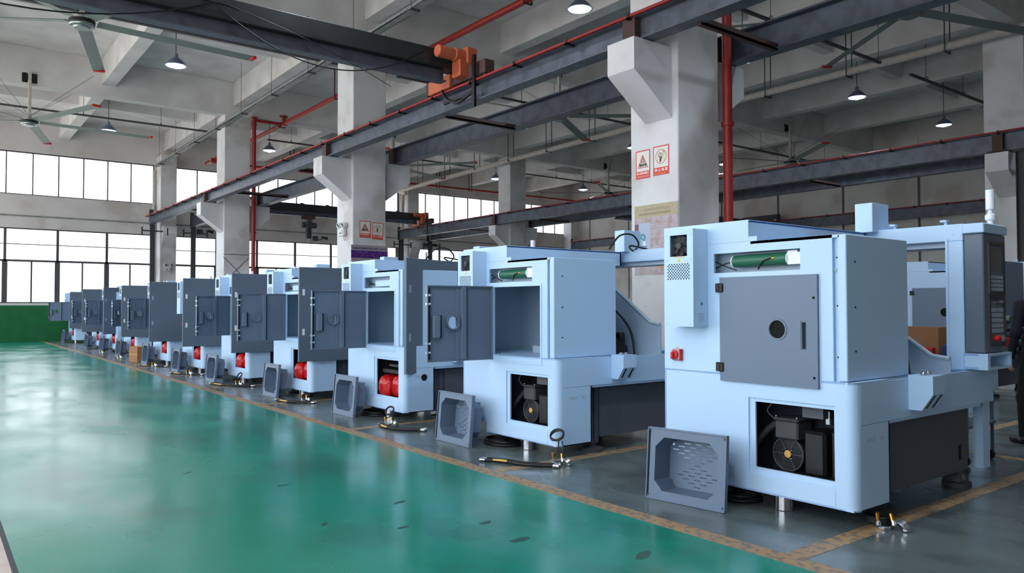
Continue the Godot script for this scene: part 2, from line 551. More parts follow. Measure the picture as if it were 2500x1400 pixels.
# ------------------------------------------------------------------ crane steel
func i_beam(s: SurfaceTool, x: float, y0: float, y1: float, w: float, z0: float, z1: float) -> void:
	bx(s, x - w / 2, y0, z0, x + w / 2, y0 + 0.022, z1)
	bx(s, x - w / 2, y1 - 0.022, z0, x + w / 2, y1, z1)
	bx(s, x - 0.008, y0 + 0.022, z0, x + 0.008, y1 - 0.022, z1)

func build_steel() -> void:
	var runs := [
		[8.2, 5.34, 5.70, 0.26, "grey runway beam with red conductor pipe, left of the front column row"],
		[10.13, 5.34, 5.80, 0.26, "dark crane runway beam on the right side of the front column row"],
		[21.4, 5.36, 5.84, 0.26, "grey crane runway beam with red conductor, left of the second column row"],
		[23.45, 5.36, 5.82, 0.26, "dark crane runway beam on the right side of the second column row"],
		[34.5, 5.36, 5.84, 0.26, "crane runway beam along the right wall"]]
	for k in runs.size():
		var r = runs[k]
		var t := thing("crane_runway_beam", Vector3(r[0], r[1], -15))
		tag(t, r[4], "beam", "crane runway beams")
		var z0: float = -38.4 + 15
		var z1: float = ZN + 15 - 0.05
		var s := st(); i_beam(s, 0, 0, r[2] - r[1], r[3], z0, z1); part("beam", s, M.beam, t)
		s = st(); bx(s, -0.035, r[2] - r[1], z0, 0.035, r[2] - r[1] + 0.05, z1, 0.008); part("rail", s, M.bracket, t)
		for z in COLS:
			var lz: float = z - 0.375 + 15
			s = st(); bx(s, -0.13, 0.022, lz - 0.12, 0.13, r[2] - r[1] - 0.022, lz + 0.12); bx(s, -0.17, -0.006, lz - 0.22, 0.17, 0.03, lz + 0.22); part("joint_plate", s, M.bracket, t)
		if k in [0, 2, 4]:
			s = st(); tube(s, [Vector3(-0.16, r[2] - r[1] + 0.01, z0), Vector3(-0.16, r[2] - r[1] + 0.01, z1)], 0.027 if k == 0 else 0.022, 10); part("conductor_pipe", s, M.pipe_red, t)
			s = st()
			var z := z0 + 1.0
			while z < z1:
				bx(s, -0.2, r[2] - r[1] - 0.045, z, -0.02, r[2] - r[1] - 0.02, z + 0.05)
				bx(s, -0.2, r[2] - r[1] - 0.045, z, -0.19, r[2] - r[1] + 0.045, z + 0.05)
				z += 1.35
			part("pipe_clip", s, M.black, t)
	# ties between the paired beams beside each column
	for row in 2:
		for z in [-6.6, -13.0, -20.6, -26.0, -31.5]:
			var x0: float = 8.33 + 13.2 * row
			var t := thing("beam_tie", Vector3(x0, 5.35, z))
			tag(t, "dark tie plate beside the %s row, %s" % [["front column", "second column"][row], {-6.6: "nearest the camera", -13.0: "between nearest and second columns", -20.6: "just past the second column", -26.0: "before the third column", -31.5: "just past the third column"}[z]], "brace", "ties between paired runway beams")
			var s := st(); bx(s, -0.05, -0.03, -0.045, 1.72, 0.005, 0.045); bx(s, -0.05, -0.03, 0.03, 1.72, 0.07, 0.045); part("angle", s, M.bracket, t)
	# steel posts at the ends of the runways
	for p in [[8.3, -38.2, 0, "by the pilaster left of the window wall column"], [10.15, -38.35, 0, "by the second window left of the red riser"], [21.4, -38.25, 0, "by the white downpipe"], [23.3, -38.2, 0, "just right of the white downpipe"], [21.3, -7.2, 0, "beside the column at the right edge"], [34.6, -38.2, 0, "in the far right corner"]]:
		var t := thing("steel_post", Vector3(p[0], 0, p[1]))
		tag(t, "dark steel post under a runway beam, " + p[3], "post", "steel posts under the runways")
		var s := st(); bx(s, -0.09, 0, -0.1, 0.09, 5.30, -0.085); bx(s, -0.09, 0, 0.085, 0.09, 5.30, 0.1); bx(s, -0.008, 0, -0.085, 0.008, 5.30, 0.085); part("post", s, M.post, t)
		s = st(); bx(s, -0.16, 0, -0.17, 0.16, 0.02, 0.17); part("base_plate", s, M.post, t)
		s = st(); bx(s, -0.09, 5.29, -0.16, 0.09, 5.315, 0.16); part("cap_plate", s, M.post, t)
		if p[1] < -30:
			s = st(); bx(s, -0.42, 5.0, -0.03, 0.62, 5.06, 0.03); bx(s, -0.47, 4.86, -0.05, -0.42, 5.2, 0.05); bx(s, 0.62, 4.86, -0.05, 0.67, 5.2, 0.05); part("cross_arm", s, M.post, t)
			s = st(); bx(s, -0.09, 5.3, -0.24, 0.09, 6.05, -0.22); bx(s, -0.09, 5.3, -0.24, 0.09, 5.32, -0.1); part("end_stop", s, M.post, t)
	# crane bridges
	bridge(8.2, 5.75, -12.4, -4.4, true, "long dark crane bridge over the green aisle with an orange travel motor")
	bridge(21.4, 5.89, -35.9, 10.13, true, "far crane bridge with a hoist in front of the window wall")
	bridge(34.5, 5.87, -23.6, 23.45, false, "dark crane bridge crossing the right bay behind the nearest column")
	bridge(34.5, 5.87, -8.7, 23.45, false, "dark crane bridge glimpsed beside the right edge column")
	hoist()

func bridge(x1: float, y: float, z: float, x0: float, motor: bool, label: String) -> void:
	var t := thing("crane_bridge", Vector3(x1, y, z))
	tag(t, label, "crane", "overhead crane bridges")
	var l := x0 - x1
	var deep: float = 0.0 if motor else -0.62
	var s := st()
	bx(s, l + 0.1, 0.30 + deep, -0.17, -0.12, 0.64 + deep, 0.17, 0.01)
	part("girder", s, M.bridge, t)
	s = st()
	bx(s, l + 0.35, 0.08 + deep, -0.008, -0.35, 0.30 + deep, 0.008); bx(s, l + 0.35, 0.06 + deep, -0.11, -0.35, 0.085 + deep, 0.11)
	part("trolley_rail", s, M.beam, t)
	s = st()
	for k in 9:
		var xx := lerpf(l + 0.5, -0.2, k / 8.0)
		bx(s, xx - 0.07, 0.64 + deep, -0.09, xx + 0.07, 0.72 + deep, -0.075); bx(s, xx + 0.05, 0.64 + deep, -0.09, xx + 0.07, 0.69 + deep, 0.09)
	part("cable_bracket", s, M.bracket, t)
	for e in [[0.0, 1], [l, -1]]:
		s = st(); bx(s, e[0] - 0.11, 0.06, -1.05, e[0] + 0.11, 0.32, 1.05, 0.01)
		if motor: bx(s, e[0] - 0.1, 0.2, -0.2, e[0] + 0.1, 0.5, 0.2)
		part("end_truck", s, M.bridge if not motor else M.bracket, t)
		for w in [-0.85, 0.85]:
			s = st(); cyl(s, Vector3(e[0] - 0.05, 0.1, w), Vector3(e[0] + 0.05, 0.1, w), 0.1, 16, 0.01); part("wheel", s, M.steel, t)
	if motor:
		s = st()
		bx(s, -0.17, 0.02, -0.85, 0.13, 0.29, -0.05, 0.012)
		part("wheel_housing", s, M.orange, t)
		s = st()
		cyl(s, Vector3(-0.72, 0.52, 0.36), Vector3(-0.34, 0.52, 0.36), 0.115, 20, 0.02)
		cyl(s, Vector3(-0.36, 0.52, 0.36), Vector3(-0.12, 0.52, 0.36), 0.13, 20, 0.02)
		bx(s, -0.14, 0.36, 0.2, 0.1, 0.68, 0.52, 0.02)
		bx(s, -0.3, 0.1, 0.22, -0.05, 0.42, 0.5, 0.02)
		part("travel_motor", s, M.orange, t)
		s = st(); bx(s, -0.22, -0.55, 0.78, -0.17, 0.42, 0.86); bx(s, -0.22, -0.3, -0.2, -0.17, -0.24, 0.8); tube(s, smooth([Vector3(-0.2, -0.28, 0.7), Vector3(-0.22, -0.36, 0.3), Vector3(-0.2, -0.2, -0.1), Vector3(-0.18, 0.0, -0.3)]), 0.03); part("collector_arm", s, M.black, t)
	if x0 < 0:
		var cb := thing("festoon_cable", Vector3(2.0, 6.2, z))
		tag(cb, "thin black cable festooned below the long crane bridge", "cable")
		s = st()
		tube(s, arc(Vector3(-4.5, 0.25, 0.2), Vector3(1.5, 0.06, 0.2), 0.78, 20), 0.012, 6)
		tube(s, arc(Vector3(1.5, 0.06, 0.2), Vector3(5.4, 0.15, 0.2), 0.72, 20), 0.011, 6)
		tube(s, arc(Vector3(1.55, 0.08, 0.22), Vector3(4.6, -0.72, 0.2), -0.1, 14), 0.006, 5)
		tube(s, arc(Vector3(1.3, 0.06, 0.2), Vector3(1.9, 0.03, 0.2), -0.02, 6), 0.014, 6)
		part("cable", s, M.rubber, cb)

func hoist() -> void:
	var t := thing("chain_hoist", Vector3(14.9, 5.97, -35.9))
	tag(t, "small electric chain hoist hanging from the far crane bridge", "hoist")
	var s := st(); bx(s, -0.3, -0.16, -0.14, 0.3, 0.02, -0.11); bx(s, -0.3, -0.16, 0.11, 0.3, 0.02, 0.14)
	for x in [-0.2, 0.2]:
		for z in [-0.11, 0.11]:
			cyl(s, Vector3(x, 0.04, z - 0.03), Vector3(x, 0.04, z + 0.03), 0.06, 12)
	part("trolley", s, M.bracket, t)
	s = st(); cyl(s, Vector3(-0.35, -0.45, 0), Vector3(0.42, -0.45, 0), 0.15, 20, 0.03); bx(s, -0.14, -0.62, -0.17, 0.16, -0.2, 0.17, 0.04); part("motor_body", s, M.post, t)
	s = st(); bx(s, -0.09, -1.12, -0.09, 0.13, -0.6, 0.09, 0.02); part("chain_bag", s, M.bridge, t)
	s = st()
	for x in [-0.14, 0.1, 0.16]:
		tube(s, [Vector3(x, -0.6, 0.02), Vector3(x, -4.0, 0.02)], 0.008, 5)
	part("chain", s, M.post, t)
	s = st(); bx(s, -0.2, -4.2, -0.04, -0.1, -3.9, 0.04, 0.01); part("pendant_control", s, M.yellow, t)

# ------------------------------------------------------------------ pipes, conduits
func pipe(called: String, pts: Array, r: float, m: Material, label: String, group := "") -> Node3D:
	var o: Vector3 = pts[0]
	var t := thing(called, o)
	tag(t, label, "pipe", group)
	var s := st()
	tube(s, pts.map(func(p): return p - o), r, 14)
	part("pipe", s, m, t)
	return t

func build_pipes() -> void:
	var s := st()
	# sprinkler main with a tee to the riser beside the third column
	var t := pipe("sprinkler_pipe", [Vector3(10.9, 8.58, ZF + 0.3), Vector3(10.9, 8.58, ZN - 0.3)], 0.085, M.pipe_red, "long red sprinkler main hung under the ceiling between the column rows")
	s = st(); var o := t.position
	for p in [[10.9, 8.58, -28.72]]:
		cyl(s, Vector3(p[0], p[1], p[2] - 0.22) - o, Vector3(p[0], p[1], p[2] + 0.22) - o, 0.11, 14); cyl(s, Vector3(p[0], p[1], p[2]) - o, Vector3(p[0], p[1] + 0.28, p[2]) - o, 0.06, 12); cyl(s, Vector3(p[0], p[1] + 0.28, p[2]) - o, Vector3(p[0], p[1] + 0.31, p[2]) - o, 0.16, 16)
	part("valve", s, M.pipe_red, t)
	s = st()
	var z := -34.0
	while z < ZN:
		for dx in [-0.12, 0.12]:
			bx(s, 10.9 + dx - 0.015 - o.x, -0.1, z - 0.015 - o.z, 10.9 + dx + 0.015 - o.x, TOP - 8.58, z + 0.015 - o.z)
		bx(s, 10.77 - o.x, -0.12, z - 0.02 - o.z, 11.03 - o.x, -0.09, z + 0.02 - o.z)
		z += 5.1
	part("hanger", s, M.bracket, t)
	for k in [[-28.72, "third column", 8.6], [-7.26, "nearest column", 8.9]]:
		var rp := pipe("sprinkler_riser", [Vector3(9.76, 0.1, k[0]), Vector3(9.76, k[2], k[0])], 0.075, M.pipe_red, "red vertical riser pipe fixed beside the %s" % k[1])
		s = st(); tube(s, [Vector3(0, k[2] - 0.14, 0), Vector3(1.14, k[2] - 0.14, 0)], 0.06, 12); part("branch", s, M.pipe_red, rp)
		s = st()
		for y in [2.0, 4.2, k[2] - 0.3, k[2] - 0.05]:
			cyl(s, Vector3(0, y - 0.03, 0), Vector3(0, y + 0.03, 0), 0.1, 14)
		part("coupling", s, M.pipe_red, rp)
	t = pipe("sprinkler_branch", [Vector3(10.9, 8.56, -38.25), Vector3(XR - 0.3, 8.62, -38.25)], 0.06, M.pipe_red, "red sprinkler branch pipe crossing in front of the upper windows")
	s = st()
	for x in [4.0, 9.0, 12.9, 15.2, 19.0]:
		bx(s, x - 0.02, -0.08, -0.06, x + 0.02, TOP - 8.58, -0.03); bx(s, x + 0.18, -0.08, -0.06, x + 0.22, TOP - 8.58, -0.03)
	part("hanger", s, M.bracket, t)
	t = pipe("sprinkler_drop", [Vector3(9.4, 7.66, -33.0), Vector3(10.8, 7.72, -33.0)], 0.09, M.pipe_red, "short capped red pipe stub left of the third column")
	# white rainwater pipe
	t = pipe("rainwater_pipe", smooth([Vector3(21.62, 8.46, ZN - 0.3), Vector3(21.62, 8.42, -20), Vector3(21.62, 8.2, -37.3), Vector3(21.66, 7.98, -38.2), Vector3(21.74, 7.3, -38.7), Vector3(21.74, 0.1, -38.7)], 8), 0.11, M.pipe_white, "white rainwater pipe hung along the second column row and turning down the far wall")
	s = st(); o = t.position
	z = -36.5
	while z < 6:
		for dx in [-0.16, 0.16]:
			bx(s, dx - 0.012, -0.17, z - 0.012 - o.z, dx + 0.012, TOP - o.y, z + 0.012 - o.z)
		bx(s, -0.18, -0.19, z - 0.02 - o.z, 0.18, -0.15, z + 0.02 - o.z)
		z += 2.75
	part("hanger", s, M.conduit, t)
	t = pipe("downpipe", [Vector3(8.55, 0.1, ZF + 0.12), Vector3(8.55, 8.0, ZF + 0.12)], 0.055, M.pipe_white, "thin white downpipe left of the window wall pilaster")
	# cable trunking along the front column row
	t = thing("cable_tray", Vector3(8.62, 8.17, -15)); tag(t, "grey cable trunking hung along the front column row", "cable tray")
	s = st(); bx(s, -0.1, 0, ZF + 15.3, 0.1, 0.016, ZN + 14.7); bx(s, -0.1, 0, ZF + 15.3, -0.085, 0.1, ZN + 14.7); bx(s, 0.085, 0, ZF + 15.3, 0.1, 0.1, ZN + 14.7); bx(s, -0.07, 0.016, ZF + 15.3, 0.07, 0.075, ZN + 14.7); part("trunking", s, M.tray, t)
	s = st()
	z = -23.0
	while z < 22:
		bx(s, -0.108, 0.0, z, -0.098, TOP - 8.17, z + 0.012); bx(s, -0.12, -0.03, z - 0.02, 0.12, 0, z + 0.04)
		z += 2.9
	part("hanger_rod", s, M.conduit, t)
	# busbar runs that carry the lamps
	for k in [[-20.1, XL + 0.2, 9.2, 0], [-31.0, XL + 0.2, 8.8, 1], [-31.0, 11.1, 21.4, 2], [-31.0, 23.2, XR - 0.3, 3], [-20.1, 23.2, XR - 0.3, 4], [-10.7, 12.5, 21.4, 5], [-10.7, 23.2, XR - 0.3, 6], [-20.1, 11.1, 21.4, 7]]:
		t = thing("busbar_run", Vector3(k[1], 8.4, k[0]))
		tag(t, "thin dark lighting busbar across %s" % ["the green aisle, the nearer one", "the green aisle, the farther one", "the middle bay near the window wall", "the right bay near the window wall", "the right bay, middle one", "the middle bay, nearest one", "the right bay, nearest one", "the middle bay, halfway along"][k[3]], "conduit", "lighting busbars")
		s = st(); bx(s, 0, -0.03, -0.04, k[2] - k[1], 0.03, 0.04); part("busbar", s, M.conduit, t)
		s = st()
		var x := 1.0
		while x < k[2] - k[1]:
			tube(s, [Vector3(x, 0.02, 0), Vector3(x, TOP - 8.41, 0)], 0.008, 5); ring(s, Vector3(x, 0.05, 0), Vector3(1, 0, 0), 0.06, 0.01, 10)
			x += 2.6
		part("drop_rod", s, M.conduit, t)

# ------------------------------------------------------------------ lamps
func build_lamps() -> void:
	var shade := same("shade", func(s): lathe(s, [Vector2(0.275, 0.0), Vector2(0.285, 0.005), Vector2(0.20, 0.11), Vector2(0.10, 0.205), Vector2(0.055, 0.23), Vector2(0.05, 0.33), Vector2(0.0, 0.34)], 32); lathe(s, [Vector2(0.275, 0.0), Vector2(0.19, 0.10), Vector2(0.0, 0.19)], 32))
	var bulb := same("bulb", func(s): lathe(s, [Vector2(0.0, -0.06), Vector2(0.06, -0.055), Vector2(0.12, -0.03), Vector2(0.24, 0.0), Vector2(0.246, 0.01), Vector2(0.0, 0.02)], 32))
	var rows := [-2.7, -12.05, -21.4, -30.8]
	var xs := [-0.6, 5.18, 11.1, 16.87, 22.63, 28.57, 34.0]
	for i in rows.size():
		for k in xs.size():
			if (k == 0 and i > 0) or (k == 6):
				continue
			var at := Vector3(xs[k], 7.9, rows[i])
			var t := thing("pendant_lamp", at)
			tag(t, "lit pendant lamp, %s, row %s" % [["first from the left", "over the green aisle", "just right of the front column row", "in the middle of the centre bay", "over the second column row", "in the right bay"][k], ["behind the camera", "nearest the camera", "second from the camera", "nearest the window wall"][i]], "lamp", "pendant lamps in rows")
			put("shade", shade, M.shade, t)
			put("bulb", bulb, M.lamp, t)
			var s := st(); tube(s, [Vector3(0, 0.33, 0), Vector3(0, 1.13 if k in [1, 4] else 2.0, 0)], 0.012, 6); part("rod", s, M.conduit, t)
			var l := SpotLight3D.new()
			l.name = "lamp_light"
			l.light_color = Color(0.88, 0.95, 1.0)
			l.light_energy = LAMP_POWER
			l.spot_angle = 74.0
			l.spot_angle_attenuation = 0.6
			l.spot_range = 40.0
			l.spot_attenuation = 2.0
			l.light_size = 0.2
			l.shadow_enabled = true
			l.position = Vector3(0, -0.08, 0)
			l.rotation.x = -PI / 2
			t.add_child(l)

func build_fans() -> void:
	var blade := same("blade", func(s):
		var prof := PackedVector2Array([Vector2(-0.13, -0.03), Vector2(-0.06, 0.012), Vector2(0.06, 0.03), Vector2(0.13, 0.02), Vector2(0.0, -0.006)])
		slab(s, prof, 0.3, 3.6, Transform3D(Basis(Vector3(0, 0, 1), Vector3.UP, Vector3(1, 0, 0)), Vector3.ZERO)))
	var tip := same("blade_tip", func(s): box(s, Vector3(3.6, -0.034, -0.135), Vector3(3.7, 0.034, 0.135), 0.02))
	var hub := same("fan_hub", func(s): lathe(s, [Vector2(0, -0.13), Vector2(0.15, -0.13), Vector2(0.17, -0.10), Vector2(0.235, -0.09), Vector2(0.245, -0.06), Vector2(0.235, -0.03), Vector2(0.235, 0.02), Vector2(0.25, 0.05), Vector2(0.08, 0.06), Vector2(0.07, 0.2), Vector2(0, 0.2)], 28))
	var band := same("fan_band", func(s): lathe(s, [Vector2(0.236, -0.03), Vector2(0.25, -0.02), Vector2(0.25, 0.04), Vector2(0.236, 0.05)], 28))
	var n := 0
	for f in [[2.5, 2, 4, "left aisle fan nearest the camera"], [2.55, 3, 4, "left aisle fan with the long drop pole near the windows"], [15.63, 1, 55, "right side fan close to the column at the edge"], [15.65, 2, 34, "fan beside the white pipe in the middle bay"], [15.63, 3, 22, "middle bay fan farthest away, half hidden by a column"], [28.3, 2, 232, "fan in the right bay above the nearest machine"], [28.4, 3, 145, "fan farthest away in the right bay"]]:
		var t := thing("ceiling_fan", Vector3(f[0], 7.43, COLS[f[1]] + 0.12))
		tag(t, "red tipped five-bladed fan, " + f[3], "fan", "large ceiling fans")
		put("hub", hub, M.hub, t)
		put("motor_band", band, M.black, t)
		for k in 5:
			var b := put("blade", blade, M.blade, t)
			b.position.y = 0.03
			b.rotation.y = deg_to_rad(f[2] + 72.0 * k)
			var e := put("blade_tip", tip, M.red, b)
			e.position = Vector3.ZERO
		var s := st(); bx(s, -0.045, 0.18, -0.045, 0.045, 1.62, 0.045, 0.01); part("drop_pole", s, M.pipe_white, t)
		s = st(); bx(s, -0.21, 1.29, -0.119, -0.06, 1.6, -0.09, 0.01); bx(s, 0.06, 1.29, -0.119, 0.21, 1.6, -0.09, 0.01); bx(s, -0.1, 1.35, -0.119, 0.1, 1.55, -0.04); part("mounting_plate", s, M.black, t)
		s = st()
		for k in 4:
			var d := Vector3(cos(TAU * k / 4 + 0.7), 0, sin(TAU * k / 4 + 0.7))
			tube(s, [d * 0.06 + Vector3(0, 0.22, 0), d * 2.1 + Vector3(0, 1.45, 0)], 0.006, 5)
		part("guy_wire", s, M.conduit, t)
		n += 1

# ------------------------------------------------------------------ signs and notices on the columns
func ink(im: Image, pts: Array, c: Color, r := 1.0) -> void:
	for i in pts.size() - 1:
		var a: Vector2 = pts[i]
		var b: Vector2 = pts[i + 1]
		var n := int(a.distance_to(b) / maxf(r * 0.5, 0.5)) + 1
		for k in n + 1:
			var p := a.lerp(b, float(k) / n)
			im.fill_rect(Rect2i(int(p.x - r), int(p.y - r), int(ceil(2 * r)), int(ceil(2 * r))), c)

const GLYPHS := {
	"jin": [[0.0, 0.15, 0.45, 0.15], [0.22, 0.0, 0.22, 0.5], [0.22, 0.2, 0.0, 0.45], [0.55, 0.15, 1.0, 0.15], [0.77, 0.0, 0.77, 0.5], [0.77, 0.2, 1.0, 0.45], [0.2, 0.56, 0.8, 0.56], [0.0, 0.7, 1.0, 0.7], [0.5, 0.7, 0.5, 1.0], [0.25, 0.8, 0.1, 0.95], [0.75, 0.8, 0.9, 0.95]],
	"zhi": [[0.5, 0.0, 0.5, 0.95], [0.5, 0.4, 0.85, 0.4], [0.2, 0.4, 0.2, 0.95], [0.0, 0.95, 1.0, 0.95]],
	"xi": [[0.0, 0.2, 0.3, 0.2], [0.0, 0.2, 0.0, 0.7], [0.3, 0.2, 0.3, 0.7], [0.0, 0.7, 0.3, 0.7], [0.42, 0.1, 0.9, 0.1], [0.55, 0.1, 0.4, 1.0], [0.85, 0.1, 0.75, 0.45], [0.75, 0.45, 0.95, 0.45], [0.95, 0.45, 0.5, 1.0], [0.6, 0.5, 1.0, 1.0]],
	"yan": [[0.2, 0.0, 0.2, 0.5], [0.2, 0.5, 0.0, 1.0], [0.2, 0.5, 0.35, 0.9], [0.05, 0.2, 0.1, 0.4], [0.42, 0.05, 1.0, 0.05], [0.42, 0.05, 0.42, 1.0], [1.0, 0.05, 1.0, 1.0], [0.42, 1.0, 1.0, 1.0], [0.5, 0.4, 0.92, 0.4], [0.7, 0.15, 0.5, 0.85], [0.72, 0.4, 0.92, 0.85]],
}

func glyph(im: Image, which: String, x: float, y: float, size: float, c: Color, r: float) -> void:
	for l in GLYPHS[which]:
		ink(im, [Vector2(x + l[0] * size, y + l[1] * size), Vector2(x + l[2] * size, y + l[3] * size)], c, r)

func sign_picture(smoke: bool) -> ImageTexture:
	var im := Image.create(256, 352, false, Image.FORMAT_RGBA8)
	var red := Color(0.83, 0.22, 0.19)
	im.fill(red)
	var pale := Color(0.88, 0.87, 0.84)
	im.fill_rect(Rect2i(14, 14, 228, 246), pale)
	var white := Color(0.96, 0.88, 0.84)
	if smoke:
		var loop := []
		for k in 41:
			loop.append(Vector2(128 + 84 * cos(TAU * k / 40), 132 + 84 * sin(TAU * k / 40)))
		im.fill_rect(Rect2i(60, 70, 136, 124), Color(0.84, 0.84, 0.74))
		ink(im, loop, Color(0.78, 0.42, 0.36), 4)
		ink(im, [Vector2(90, 110), Vector2(110, 84), Vector2(130, 92), Vector2(126, 120), Vector2(104, 140), Vector2(90, 110)], Color(0.2, 0.2, 0.2), 3)
		ink(im, [Vector2(172, 78), Vector2(138, 136)], Color(0.2, 0.2, 0.2), 8)
		ink(im, [Vector2(170, 82), Vector2(142, 130)], Color(0.9, 0.9, 0.85), 4)
		ink(im, [Vector2(126, 148), Vector2(116, 184)], Color(0.08, 0.08, 0.08), 12)
		var k := 0
		for g in ["jin", "zhi", "xi", "yan"]:
			glyph(im, g, 30 + 54 * k, 272, 36, white, 2.5)
			k += 1
		im.fill_rect(Rect2i(20, 322, 216, 4), Color(0.85, 0.35, 0.15))
		k = 0
		for w in [20, 14, 26, 22, 30, 16, 20]:
			im.fill_rect(Rect2i(24 + k, 330, w - 4, 10), Color(0.92, 0.62, 0.3)); k += w + 6
	else:
		for k in 9:
			ink(im, [Vector2(128 - 8 - k, 70 + k * 2), Vector2(128 + 8 + k, 70 + k * 2)], red, 2)
		ink(im, [Vector2(128, 62), Vector2(40, 214), Vector2(216, 214), Vector2(128, 62)], Color(0.78, 0.3, 0.26), 5)
		ink(im, [Vector2(128, 96), Vector2(100, 146), Vector2(156, 146), Vector2(128, 96)], Color(0.55, 0.4, 0.42), 7)
		var k := 0
		for g in ["yan", "jin", "xi"]:
			glyph(im, g, 66 + 44 * k, 164, 36, Color(0.1, 0.12, 0.14), 3.5)
			k += 1
		k = 0
		for g in ["jin", "zhi", "yan", "xi", "jin", "yan", "zhi"]:
			glyph(im, g, 18 + 32 * k, 272, 24, white, 2)
			k += 1
		im.fill_rect(Rect2i(20, 318, 216, 3), white)
		for q in 12:
			im.fill_rect(Rect2i(22 + q * 18, 326, 12, 8), Color(0.92, 0.6, 0.5))
	return ImageTexture.create_from_image(im)

# one flat print, (u, v) over its face
func print_mesh(w: float, h: float) -> Mesh:
	var s := st()
	var p := [Vector3(-w / 2, 0, 0), Vector3(w / 2, 0, 0), Vector3(w / 2, h, 0), Vector3(-w / 2, h, 0)]
	var uv := [Vector2(0, 1), Vector2(1, 1), Vector2(1, 0), Vector2(0, 0)]
	for t in [[0, 2, 1], [0, 3, 2]]:
		for k in t:
			s.set_normal(Vector3(0, 0, 1)); s.set_uv(uv[k]); s.add_vertex(p[k])
	return s.commit()

# a notice facing along z or, turned, along -x
func notice(called: String, at: Vector3, turn: float, w: float, h: float, tex: Texture2D, label: String, category := "sign", tilt := 0.0) -> void:
	var t := thing(called, at, turn)
	t.rotation.z = tilt
	tag(t, label, category, "safety notices" if category == "sign" else "")
	var s := st(); bx(s, -w / 2, 0, 0.0, w / 2, h, 0.004); part("backing", s, M.box_white, t)
	var m := mat(Color(1, 1, 1), 0.5)
	m.albedo_texture = tex
	var f := put("print", print_mesh(w, h), m, t)
	f.position.z = 0.0045

